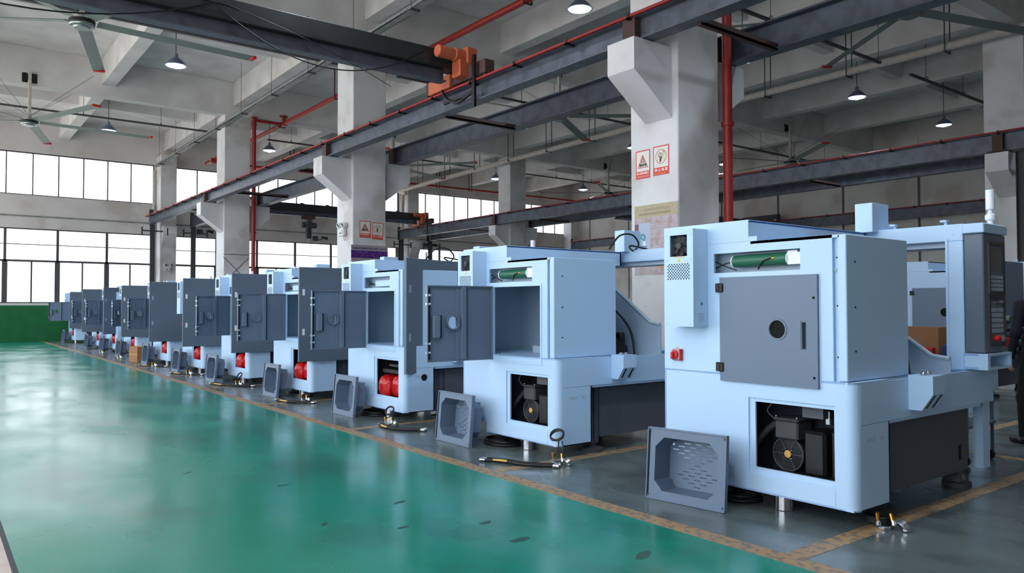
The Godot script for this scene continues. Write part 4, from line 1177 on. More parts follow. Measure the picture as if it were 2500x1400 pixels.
		put("fan_guard", same("ac_ring", func(s):
			for r in [0.03, 0.042, 0.054, 0.066, 0.078]:
				ring(s, Vector3(-0.17, 1.978, -1.3385), Vector3(1, 0, 0), r, 0.0018)
			cyl(s, Vector3(-0.178, 1.978, -1.3385), Vector3(-0.165, 1.978, -1.3385), 0.024, 18)
			for k in 4:
				var d := Vector3(0, sin(TAU * k / 4 + 0.78), cos(TAU * k / 4 + 0.78))
				tube(s, [Vector3(-0.169, 1.978, -1.3385) + d * 0.024, Vector3(-0.169, 1.978, -1.3385) + d * 0.084], 0.003, 5)), M.post, ac)
		put("fan_blade", same("ac_blades", func(s):
			for k in 7:
				var a := TAU * k / 7
				var c := Vector3(-0.14, 1.978, -1.3385)
				var d := Vector3(0, sin(a), cos(a)); var e := Vector3(-0.014, sin(a + 0.6), cos(a + 0.6))
				quad(s, c + d * 0.02, c + d * 0.08, c + Vector3(e.x, e.y * 0.08, e.z * 0.08), c + Vector3(e.x, e.y * 0.02, e.z * 0.02), Vector3(-1, 0, 0))), M.conduit, ac)
		put("grille", same("ac_grille", func(s):
			for r in 10:
				for k in 9:
					var u := -1.445 + 0.0265 * k + (0.01325 if r % 2 else 0.0)
					if u < -1.222: cyl(s, Vector3(-0.1815, 1.715 + 0.0128 * r, u), Vector3(-0.18, 1.715 + 0.0128 * r, u), 0.0062, 6)), M.gap, ac).set_meta("kind", "stuff")
		put("warning_label", same("ac_label", func(s): bx(s, -0.181, 1.883, -1.39, -0.18, 1.889, -1.28); slab(s, PackedVector2Array([Vector2(-1.352, 1.85), Vector2(-1.335, 1.878), Vector2(-1.318, 1.85)]), -0.181, -0.18, FACE)), M.yellow, ac)
		put("indicator", same("ac_dot", func(s): cyl(s, Vector3(-0.08, 1.52, -1.194), Vector3(-0.08, 1.52, -1.191), 0.013, 16)), M.teal_led, ac)
		put("rating_plate", same("ac_plate", func(s):
			for k in 6:
				bx(s, -0.12, 1.38 + 0.012 * k, -1.193, -0.05, 1.384 + 0.012 * k, -1.1922)), M.label, ac)
		var sw := mpart("sw", "main_switch", M.red_grey, t, func(s): bx(s, -0.03, 1.056, -1.555, 0.0, 1.15, -1.452, 0.012))
		put("knob", same("sw_knob", func(s): cyl(s, Vector3(-0.045, 1.105, -1.507), Vector3(-0.03, 1.105, -1.507), 0.034, 18, 0.004); bx(s, -0.062, 1.068, -1.535, -0.045, 1.125, -1.505, 0.006)), M.red, sw)
		put("switch_rim", same("sw_rim", func(s): bx(s, -0.031, 1.056, -1.468, 0.0, 1.15, -1.450, 0.004)), M.red, sw)
		put("yellow_label", same("sw_label", func(s): bx(s, -0.002, 1.157, -1.528, 0, 1.163, -1.484)), M.yellow, sw)
		# --- what sits in the long opening
		if o.get("green", false):
			var g := mpart("resistor", "braking_resistor", M.green_tube, t, func(s): cyl(s, Vector3(0.058, 1.842, -0.98), Vector3(0.062, 1.846, -0.52), 0.046, 28, 0.006), "green resistor tube")
			put("end_cap", same("res_cap", func(s):
				cyl(s, Vector3(0.062, 1.846, -0.52), Vector3(0.062, 1.846, -0.508), 0.047, 24, 0.003); bx(s, 0.03, 1.8, -0.508, 0.036, 1.9, -0.43); bx(s, 0.02, 1.80, -0.43, 0.03, 1.885, -0.4); cyl(s, Vector3(0.058, 1.842, -0.992), Vector3(0.058, 1.842, -0.98), 0.047, 24, 0.003)), M.bright, g)
			put("terminal", same("res_term", func(s): cyl(s, Vector3(0.01, 1.85, -0.63), Vector3(0.02, 1.85, -0.61), 0.009, 10); cyl(s, Vector3(0.04, 1.83, -1.0), Vector3(0.05, 1.83, -0.985), 0.008, 10)), M.brass, g)
			put("lead", same("res_lead", func(s):
				tube(s, smooth([Vector3(0.03, 1.835, -0.99), Vector3(0.04, 1.83, -1.05), Vector3(0.06, 1.80, -1.16)]), 0.005, 6); tube(s, smooth([Vector3(0.05, 1.85, -1.16), Vector3(0.04, 1.81, -1.06), Vector3(0.05, 1.775, -0.96)]), 0.005, 6); tube(s, smooth([Vector3(0.008, 1.852, -0.63), Vector3(0.01, 1.83, -0.7), Vector3(0.04, 1.775, -0.76)]), 0.005, 6)), M.rubber, g)
		elif not vents:
			var g := mpart("supply", "power_supply", M.white, t, func(s): bx(s, 0.04, 1.775, -0.88, 0.12, 1.86, -0.42, 0.006))
			put("lead", same("sup_lead", func(s):
				for k in 3:
					tube(s, smooth([Vector3(0.05, 1.80, -0.89), Vector3(0.05, 1.81 + 0.01 * k, -1.0), Vector3(0.07, 1.80 + 0.03 * k, -1.15)]), 0.006, 6)), M.rubber, g)
	# --- hydraulic motor behind the hatch
	if o.get("red", false):
		mpart("redbag", "wrapped_motor", M.red_bag, t, func(s): wrapped(s), "motor wrapped in red film")
		mpart("redtop", "motor_box", M.black, t, func(s): bx(s, 0.08, 0.60, -0.74, 0.34, 0.66, -0.2, 0.01); bx(s, 0.12, 0.69, -0.62, 0.3, 0.72, -0.3); bx(s, 0.1, 0.17, -0.7, 0.36, 0.24, -0.2, 0.02))
	elif not vents:
		var mo := mpart("motor", "pump_motor", M.black, t, func(s):
			cyl(s, Vector3(0.16, 0.41, -0.60), Vector3(0.40, 0.41, -0.60), 0.128, 32, 0.01)
			for k in 14:
				var a := TAU * k / 14
				bx(s, 0.24, -0.004, 0.125, 0.38, 0.004, 0.142, 0.0, Transform3D(Basis(Vector3(1, 0, 0), a), Vector3(0, 0.41, -0.60)))
			bx(s, 0.14, 0.28, -0.47, 0.40, 0.60, -0.3, 0.02); bx(s, 0.2, 0.24, -0.3, 0.38, 0.62, -0.16, 0.02); bx(s, 0.1, 0.24, -0.66, 0.36, 0.29, -0.2, 0.01))
		put("terminal_box", same("motor_box2", func(s): bx(s, 0.12, 0.52, -0.69, 0.32, 0.655, -0.50, 0.012); bx(s, 0.11, 0.655, -0.70, 0.33, 0.675, -0.49, 0.008)), M.post, mo)
		put("fan_guard", same("motor_guard", func(s):
			for r in [0.045, 0.058, 0.071, 0.084, 0.097, 0.110, 0.123]:
				ring(s, Vector3(0.152, 0.41, -0.60), Vector3(1, 0, 0), r, 0.0026 if r < 0.12 else 0.006)
			for k in 6:
				var d := Vector3(0, sin(TAU * k / 6), cos(TAU * k / 6))
				tube(s, [Vector3(0.151, 0.41, -0.60) + d * 0.03, Vector3(0.151, 0.41, -0.60) + d * 0.124], 0.0035, 5)), M.guard, mo)
		put("hub_cap", same("motor_cap", func(s): cyl(s, Vector3(0.144, 0.41, -0.60), Vector3(0.156, 0.41, -0.60), 0.028, 24, 0.003)), M.gold, mo, "pale gold hub cap")
		put("hub_screw", same("motor_screws", func(s):
			for k in 4:
				var a := TAU * k / 4 + 0.78
				cyl(s, Vector3(0.146, 0.41 + 0.042 * sin(a), -0.60 + 0.042 * cos(a)), Vector3(0.15, 0.41 + 0.042 * sin(a), -0.60 + 0.042 * cos(a)), 0.005, 8)
			cyl(s, Vector3(0.13, 0.68, -0.68), Vector3(0.13, 0.69, -0.68), 0.008, 8); cyl(s, Vector3(0.13, 0.68, -0.51), Vector3(0.13, 0.69, -0.51), 0.008, 8); cyl(s, Vector3(0.2, 0.7, -0.3), Vector3(0.2, 0.75, -0.3), 0.016, 12); cyl(s, Vector3(0.2, 0.66, -0.3), Vector3(0.2, 0.7, -0.3), 0.03, 12)), M.steel, mo)
		put("hose", same("motor_hose", func(s): tube(s, smooth([Vector3(0.2, 0.62, -0.72), Vector3(0.2, 0.56, -0.80), Vector3(0.16, 0.46, -0.87), Vector3(0.16, 0.4, -0.9)]), 0.026, 10)), M.post, mo)
		put("lead", same("motor_lead", func(s): tube(s, smooth([Vector3(0.12, 0.67, -0.7), Vector3(0.1, 0.72, -0.735), Vector3(0.08, 0.78, -0.68), Vector3(0.06, 0.85, -0.6)]), 0.005, 6); bx(s, 0.02, 0.82, -0.64, 0.12, 0.84, -0.2); bx(s, 0.12, 0.7, -0.46, 0.3, 0.8, -0.3)), M.tank, mo)
	# --- door
	var d := build_door(not shut)
	t.add_child(d, true)
	d.position = Vector3(-0.002, 0.926, -1.066) + OFF
	d.rotation.y = -deg_to_rad(o.get("door", 0.0))
	# --- grey side panel slid out towards the aisle
	if o.has("panel"):
		var w := 1.25
		var p := put("side_panel", same("side_panel", func(s): bx(s, 0.0, 0.63, -0.02, w, 2.13, 0.02, 0.004)), M.panel, t)
		p.position = Vector3(o.panel, 0, 0.06) + OFF
		p.rotation.y = deg_to_rad(o.get("panel_turn", 0.0))
		put("catch_plate", same("side_catch", func(s):
			for y in [1.68, 1.05]:
				bx(s, 0.055, y, 0.02, 0.095, y + 0.10, 0.0225)), M.bright if o.get("panel_turn", 0.0) < 1.0 and not o.get("dull", false) else M.label, p)
	return t

func wrapped(s: SurfaceTool) -> void:
	# two bulging lobes of film, creased
	var f := FastNoiseLite.new()
	f.frequency = 4.0
	f.seed = 5
	for b in [[Vector3(0.17, 0.42, -0.62), Vector3(0.17, 0.155, 0.165)], [Vector3(0.21, 0.43, -0.33), Vector3(0.16, 0.16, 0.17)]]:
		var n := 20
		var v := []
		for i in n + 1:
			var row := []
			for k in n * 2 + 1:
				var a := PI * i / n
				var c := TAU * (k % (n * 2)) / (n * 2)
				var d := Vector3(sin(a) * cos(c), cos(a), sin(a) * sin(c))
				var e := Vector3(signf(d.x) * pow(absf(d.x), 0.7), signf(d.y) * pow(absf(d.y), 0.75), signf(d.z) * pow(absf(d.z), 0.75))
				row.append(b[0] + e * b[1] * (1.0 + 0.05 * f.get_noise_3dv(d) + 0.02 * sin(c * 9.0)))
			v.append(row)
		for i in n:
			for k in n * 2:
				var m: Vector3 = (v[i][k] as Vector3) + (v[i + 1][k + 1] as Vector3) - b[0] * 2.0
				var nn: Vector3 = ((v[i + 1][k] as Vector3) - (v[i][k + 1] as Vector3)).cross((v[i][k] as Vector3) - (v[i + 1][k + 1] as Vector3)).normalized()
				if nn.dot(m) < 0: nn = -nn
				quad(s, v[i][k], v[i][k + 1], v[i + 1][k + 1], v[i + 1][k], nn)

const ZK := [-2.65, -5.66, -8.67, -11.68, -14.69, -17.70, -20.71, -24.5, -27.4, -30.3, -36.1]

func build_machines() -> void:
	var o := [
		{"label": "nearest white lathe, its grey cabinet door shut and black fan motor in the open hatch", "green": true, "guard": -0.1},
		{"label": "second white lathe with grey door swung open, green resistor tube and black fan motor", "green": true, "door": 92.0, "guard": 0.12},
		{"label": "third white lathe with pale grey side panel turned outward and red wrapped motor", "red": true, "door": 88.0, "panel": -0.02, "panel_turn": 22.0, "hole": true},
		{"label": "fourth lathe, dark side panel with two white catches behind its open grey door", "red": true, "door": 90.0, "panel": -0.23},
		{"label": "fifth lathe, its darkest door standing half open in front of the next panel", "red": true, "green": true, "door": 66.0, "panel": -0.33},
		{"label": "sixth lathe with a dark side panel and no open door showing", "red": true, "panel": -0.44},
		{"label": "seventh lathe with a plain dark side panel in front of its open door", "red": true, "green": true, "door": 72.0, "panel": -0.47, "dull": true},
		{"label": "eighth lathe from the camera, door half open beside a dark panel", "red": true, "door": 42.0, "panel": -0.40},
		{"label": "ninth lathe from the camera with a paler side panel", "red": true, "door": 68.0, "panel": -0.39, "panel_turn": 20.0},
		{"label": "tenth lathe from the camera, second from the green wall", "red": true, "door": 68.0, "panel": -0.57},
		{"label": "farthest lathe in the row, standing before the green painted wall", "red": true, "door": 94.0, "panel": -0.19}]
	for k in o.size():
		o[k]["tower"] = k != 1
		make_machine(4.9, ZK[k], o[k])
	var b := make_machine(13.4, -5.1, {"label": "white lathe of the second row seen through the nearest machine's open front", "vents": true, "panel": 0.06, "group": "lathes in the second row", "tower": false})
	b.scale = Vector3.ONE * 1.045

# ------------------------------------------------------------------ things on the floor
func octagon(w: float, h: float, c: float) -> PackedVector2Array:
	return PackedVector2Array([Vector2(-w + c, 0), Vector2(w - c, 0), Vector2(w, c), Vector2(w, h - c), Vector2(w - c, h), Vector2(-w + c, h), Vector2(-w, h - c), Vector2(-w, c)])

func build_cover() -> Node3D:
	# stands on its lower rim, mouth towards -x; u runs along z
	var t := thing("vent_cover")
	var mo := octagon(0.27, 0.41, 0.075)
	var low := 0.07
	put("rim", same("cover_rim", func(s):
		holed(s, -0.34, 0.0, 0.34, 0.55, [[-0.27, low, 0.27, low + 0.41]], -0.012, -0.008, FACE)
		for c in [[-1, 0], [1, 0], [1, 1], [-1, 1]]:
			var p := PackedVector2Array([Vector2(c[0] * 0.27, low + c[1] * 0.41), Vector2(c[0] * 0.195, low + c[1] * 0.41), Vector2(c[0] * 0.27, low + (0.335 if c[1] else 0.075))])
			slab(s, p, -0.012, -0.008, FACE)
		for r in [[-0.34, 0, 0.34, 0.008], [-0.34, 0.542, 0.34, 0.55], [-0.34, 0, -0.332, 0.55], [0.332, 0, 0.34, 0.55]]:
			bx(s, r[0], r[1], -0.022, r[2], r[3], 0.016, 0.0, FACE)), M.door, t)
	put("pan", same("cover_pan", func(s):
		for i in 8:
			var a := mo[i] + Vector2(0, low); var b := mo[(i + 1) % 8] + Vector2(0, low)
			var ca := (a - Vector2(0, low + 0.205)) * 0.93 + Vector2(0, low + 0.205); var cb := (b - Vector2(0, low + 0.205)) * 0.93 + Vector2(0, low + 0.205)
			var n := Vector2((a + b).x / 2, (a + b).y / 2 - low - 0.205).normalized()
			for e in [[0.0, -1.0], [0.004, 1.0]]:
				var o: Vector2 = n * e[0]
				quad(s, Vector3(-0.01, a.y + o.y, a.x + o.x), Vector3(-0.01, b.y + o.y, b.x + o.x), Vector3(0.175, cb.y + o.y, cb.x + o.x), Vector3(0.175, ca.y + o.y, ca.x + o.x), Vector3(0, n.y * e[1], n.x * e[1]))), M.door, t)
	put("slotted_plate", same("cover_plate", func(s):
		# rows of staggered slots in two diamonds, cut right through
		var y := low + 0.016
		var pitch := 0.0271
		for r in 14:
			var half := 0.255
			if r < 2 or r > 11: half = 0.215
			var reach: float = 0.205 - 0.046 * absi((r % 7) - 3)
			bx(s, -half, y, 0.175, half, y + 0.0206, 0.179, 0.0, FACE)
			var x := -half
			for k in range(-3, 4):
				var c := 0.1 * k + (0.05 if r % 2 else 0.0)
				if absf(c) > reach: continue
				bx(s, x, y + 0.0206, 0.175, c - 0.028, y + pitch, 0.179, 0.0, FACE)
				x = c + 0.028
			bx(s, x, y + 0.0206, 0.175, half, y + pitch, 0.179, 0.0, FACE)
			y += pitch), M.door, t)
	put("rim_gap", same("cover_gap", func(s): bx(s, -0.33, 0.02, -0.0125, -0.318, 0.53, -0.0115, 0.0, FACE)), M.gap, t)
	put("bolt", same("cover_bolt", func(s):
		for p in [[-0.322, 0.525], [-0.322, 0.03], [0.322, 0.525], [0.322, 0.03]]:
			cyl(s, Vector3(-0.02, p[1], p[0]), Vector3(-0.012, p[1], p[0]), 0.008, 10, 0.002)), M.post, t)
	return t

func build_floor_things() -> void:
	var first := build_cover()
	var spots := [[4.565, -3.815, -8.5, "nearest grey vented cover tray leaning on the front lathe"], [4.605, -7.07, 0.0, "grey vented cover tray leaning on the second lathe"], [4.60, -9.83, 0.0, "grey vented cover tray leaning on the third lathe"], [4.585, -12.63, 0.0, "grey vented cover tray leaning on the fourth lathe"], [4.54, -15.85, 0.0, "grey vented cover tray leaning on the fifth lathe"], [4.58, -18.75, 0.0, "grey vented cover tray by the sixth lathe, just right of the cardboard box"], [4.58, -21.85, 0.0, "dark vented cover tray by the seventh lathe, left of the cardboard box"], [4.60, -25.5, 0.0, "dark vented cover tray standing by the eighth lathe"], [4.60, -28.3, 0.0, "dark vented cover tray standing by the ninth lathe"], [4.60, -31.3, 0.0, "dark vented cover tray standing by the tenth lathe"], [4.60, -37.1, 0.0, "farthest vented cover tray, standing by the last lathe"]]
	for k in spots.size():
		var c: Node3D = first if k == 0 else copy(first, "vent_cover")
		var p = spots[k]
		c.position = Vector3(p[0], 0.001, p[1])
		c.rotation = Vector3(0, deg_to_rad(-p[2]), deg_to_rad(-5.0))
		tag(c, p[3], "vent cover", "vent covers standing along the row")
	# hydraulic hoses lying in front of the lathes
	for h in [[[Vector3(4.30, 0.02, -6.03), Vector3(4.40, 0.02, -5.86), Vector3(4.47, 0.02, -5.62), Vector3(4.63, 0.02, -5.42)], "second lathe"], [[Vector3(4.55, 0.02, -8.66), Vector3(4.50, 0.02, -8.42), Vector3(4.56, 0.02, -8.15), Vector3(4.72, 0.02, -7.96)], "third lathe"], [[Vector3(4.46, 0.02, -11.96), Vector3(4.48, 0.02, -11.65), Vector3(4.62, 0.02, -11.4), Vector3(4.74, 0.02, -11.28)], "fourth lathe"], [[Vector3(4.40, 0.02, -15.3), Vector3(4.46, 0.02, -14.95), Vector3(4.62, 0.02, -14.6), Vector3(4.85, 0.02, -14.35)], "fifth lathe"], [[Vector3(4.40, 0.02, -18.3), Vector3(4.48, 0.02, -18.0), Vector3(4.62, 0.02, -17.7), Vector3(4.8, 0.02, -17.45)], "sixth lathe"], [[Vector3(4.38, 0.02, -21.4), Vector3(4.44, 0.02, -21.0), Vector3(4.6, 0.02, -20.7), Vector3(4.75, 0.02, -20.4)], "seventh lathe"]]:
		var pts = h[0]
		var t := thing("hydraulic_hose", pts[0] * Vector3(1, 0, 1))
		tag(t, "pair of black hydraulic hoses with metal ends on the floor by the %s" % h[1], "hose", "hydraulic hoses on the floor")
		var c := smooth(pts.map(func(p): return p - t.position))
		for side in [0.0, 0.045]:
			var q := c.map(func(p): return p + Vector3(side, 0.002, -side * 0.6))
			var s := st(); tube(s, q, 0.016, 8); part("hose", s, M.rubber, t)
			s = st()
			for e in [[0, 1], [q.size() - 1, q.size() - 2]]:
				var d: Vector3 = ((q[e[0]] as Vector3) - (q[e[1]] as Vector3)).normalized()
				cyl(s, q[e[0]], q[e[0]] + d * 0.06, 0.017, 10, 0.003); cyl(s, q[e[0]] + d * 0.03, q[e[0]] + d * 0.055, 0.022, 6)
			part("metal_end", s, M.steel, t)
		var s2 := st(); tube(s2, c.slice(3, 8).map(func(p): return p + Vector3(-0.004, 0.006, 0)), 0.0135, 8); part("printed_band", s2, M.gold, t)
	# coils of cable with plugs, hanging at or lying by the near corner of each base
	for h in [[Vector3(4.86, 0.0, -5.60), 0.17, "second lathe", 2], [Vector3(4.74, 0.0, -8.72), 0.08, "third lathe", 3], [Vector3(4.86, 0.0, -11.72), 0.02, "fourth lathe", 4], [Vector3(4.80, 0.0, -14.78), 0.10, "fifth lathe", 5], [Vector3(4.70, 0.0, -17.85), 0.0, "sixth lathe", 6], [Vector3(4.65, 0.0, -20.85), 0.0, "seventh lathe", 7], [Vector3(5.22, 0.0, -2.66), 0.0, "nearest lathe's front corner", 1], [Vector3(4.6, 0, -24.9), 0.0, "eighth lathe", 8], [Vector3(4.6, 0, -27.8), 0.0, "ninth lathe", 9]]:
		var t := thing("cable_bundle", h[0])
		tag(t, "bundled black cable with metal plugs by the %s" % h[2], "cable", "cable bundles with plugs")
		var s := st()
		rng.seed = 100 + h[3]
		var y: float = h[1] + 0.035
		for k in 5:
			var pts := []
			var a := rng.randf_range(-0.3, 0.3)
			for i in 17:
				var th := TAU * i / 16
				var tilt: float = 0.9 if h[1] > 0.05 else 0.12
				pts.append(Vector3(-0.02 + 0.035 * sin(th) * (1.0 if h[1] > 0.05 else 2.0), y + 0.085 * sin(th + a) * tilt * 0.6 + (0.05 if h[1] > 0.05 else 0.0) + 0.008 * k * (0.4 if h[1] > 0.05 else 1.0), 0.09 * cos(th) + rng.randf_range(-0.006, 0.006)))
			tube(s, pts, 0.007, 6)
		tube(s, smooth([Vector3(0, y, 0), Vector3(-0.05, 0.1 if h[1] > 0.05 else y, 0.04), Vector3(-0.1, 0.06, 0.02), Vector3(-0.1, 0.03, 0.05)]), 0.006, 6)
		tube(s, smooth([Vector3(0, y, 0.05), Vector3(-0.02, y * 0.7, 0.09), Vector3(-0.06, 0.06, 0.13)]), 0.006, 6)
		part("cable", s, M.rubber, t)
		s = st(); cyl(s, Vector3(-0.1, 0.045, 0.04), Vector3(-0.105, 0.105, 0.035), 0.013, 10); cyl(s, Vector3(-0.06, 0.05, 0.12), Vector3(-0.05, 0.1, 0.10), 0.012, 10); part("brass_sleeve", s, M.brass, t)
		s = st()
		cyl(s, Vector3(-0.1, 0.012, 0.045), Vector3(-0.1, 0.05, 0.04), 0.02, 12, 0.004)
		cyl(s, Vector3(-0.08, 0.0, 0.07), Vector3(-0.08, 0.024, 0.07), 0.05, 18, 0.006)
		cyl(s, Vector3(-0.05, 0.02, 0.17), Vector3(-0.02, 0.045, 0.19), 0.045, 18, 0.006); cyl(s, Vector3(-0.06, 0.03, 0.13), Vector3(-0.055, 0.06, 0.12), 0.018, 12)
		cyl(s, Vector3(-0.04, 0.008, 0.2), Vector3(-0.04, 0.024, 0.2), 0.03, 14)
		part("metal_plug", s, M.steel, t)
	# loop of thick cable behind the second lathe's cover
	for h in [[Vector3(5.02, 0.0, -6.72), "second lathe"], [Vector3(4.98, 0.0, -9.62), "third lathe"], [Vector3(5.06, 0.0, -3.75), "nearest lathe"]]:
		var t := thing("supply_cable", h[0])
		tag(t, "thick black supply cable looped on the floor under the %s" % h[1], "cable", "supply cable loops")
		var s := st()
		for r in [0.24, 0.22]:
			var pts := []
			for i in 25:
				pts.append(Vector3(cos(TAU * i / 24) * r * 0.7, 0.016 + (0.03 if r < 0.23 else 0.0), sin(TAU * i / 24) * r))
			tube(s, pts, 0.015, 8)
		part("cable", s, M.rubber, t)
	# cardboard box beside the seventh lathe
	var cb := thing("cardboard_box", Vector3(4.72, 0, -22.95), 0.15)
	tag(cb, "brown cardboard box on the floor between two dark cover trays", "box")
	var s := st(); bx(s, -0.2, 0, -0.3, 0.2, 0.42, 0.3, 0.004); part("carton", s, M.card, cb)
	s = st(); bx(s, -0.203, 0.2, -0.3, -0.2, 0.215, 0.3); bx(s, -0.03, 0.42, -0.301, 0.03, 0.423, 0.301); part("seam", s, M.stain if false else M.gold, cb)
	# cart of parts seen through the nearest lathe
	var ct := thing("tool_cart", Vector3(8.0, 0, -3.62))
	tag(ct, "low grey tool cart loaded with red boxes and cartons beyond the nearest lathe", "cart")
	s = st(); bx(s, -0.32, 0.92, -0.55, 0.32, 0.96, 0.55, 0.005); bx(s, -0.32, 0.35, -0.55, 0.32, 0.38, 0.55, 0.005)
	for x in [-0.3, 0.28]:
		for z in [-0.53, 0.51]:
			bx(s, x, 0.08, z, x + 0.025, 0.92, z + 0.025)
	part("shelf_frame", s, M.panel, ct)
	for p in [[-0.28, -0.5], [0.28, -0.5], [-0.28, 0.5], [0.28, 0.5]]:
		s = st(); cyl(s, Vector3(p[0] - 0.02, 0.045, p[1]), Vector3(p[0] + 0.02, 0.045, p[1]), 0.045, 16); part("castor", s, M.rubber, ct)
	var rb := thing("parts_box", Vector3(7.86, 0.985, -3.56), 0.25); tag(rb, "bright red cardboard box with a white label on the tool cart", "box")
	s = st(); bx(s, -0.09, 0, -0.11, 0.09, 0.10, 0.11, 0.004); part("carton", s, M.red, rb)
	s = st(); bx(s, -0.091, 0.02, -0.075, -0.09, 0.075, 0.05); part("label", s, M.box_white, rb)
	rb = thing("tool_tray", Vector3(7.95, 0.96, -3.55)); tag(rb, "flat red tool tray under the red box on the cart", "tray")
	s = st(); bx(s, -0.2, 0, -0.28, 0.2, 0.025, 0.28, 0.004); part("tray", s, M.pipe_red, rb)
	rb = thing("carton", Vector3(8.12, 0.985, -3.64), -0.2); tag(rb, "tall brown carton standing at the back of the tool cart", "box")
	s = st(); bx(s, -0.08, 0, -0.2, 0.08, 0.30, 0.2, 0.004); part("carton", s, M.card, rb)
	rb = thing("carton", Vector3(7.97, 1.0, -3.36), 0.3); tag(rb, "open tilted brown carton flap beside the red box on the cart", "box")
	rb.rotation.x = 0.5
	s = st(); bx(s, -0.07, 0, -0.01, 0.07, 0.2, 0.12, 0.004); part("carton", s, M.card, rb)
	rb = thing("blue_case", Vector3(7.95, 0.985, -3.27)); tag(rb, "dark blue plastic case on the near end of the tool cart", "case")
	s = st(); bx(s, -0.12, 0, -0.09, 0.12, 0.14, 0.09, 0.015); part("case", s, M.blue, rb)
	# hoses and fittings at the near end of the second row lathe
	var hs := thing("hose_manifold", Vector3(13.6, 0.55, -4.98))
	tag(hs, "manifold of dark hoses with round gauges on the second row lathe", "hoses")
	s = st()
	for k in 4:
		tube(s, smooth([Vector3(0, 0.55 - 0.12 * k, 0.05), Vector3(0.25, 0.58 - 0.13 * k, 0.22), Vector3(0.55, 0.45 - 0.12 * k, 0.2), Vector3(0.7, 0.2 - 0.08 * k, 0.08)]), 0.035, 8)
	part("hose", s, M.black, hs)
	s = st(); bx(s, -0.15, 0.25, 0, 0.1, 0.45, 0.16, 0.01); part("valve_block", s, M.red, hs)
	s = st()
	for p in [[0.35, 0.72], [0.4, 0.12], [0.75, 0.35]]:
		cyl(s, Vector3(p[0], p[1], 0.0), Vector3(p[0], p[1], 0.07), 0.07, 20, 0.01)
	part("gauge", s, M.steel, hs)
	# cables looped above the middle machines
	for e in [[Vector3(6.6, 2.16, -6.3), 0], [Vector3(6.0, 2.16, -9.4), 1]]:
		var t := thing("roof_cable", e[0])
		tag(t, "black cable loop on the roof of the %s lathe" % ["second", "third"][e[1]], "cable", "cable loops on roofs")
		s = st(); tube(s, smooth([Vector3(-0.35, 0.0, 0), Vector3(-0.2, 0.16, 0.02), Vector3(0.0, 0.18, 0.03), Vector3(0.14, 0.08, 0.0), Vector3(0.1, 0.0, -0.05), Vector3(-0.05, 0.05, 0.05), Vector3(0.3, 0.0, 0.1)]), 0.011, 6); part("cable", s, M.rubber, t)

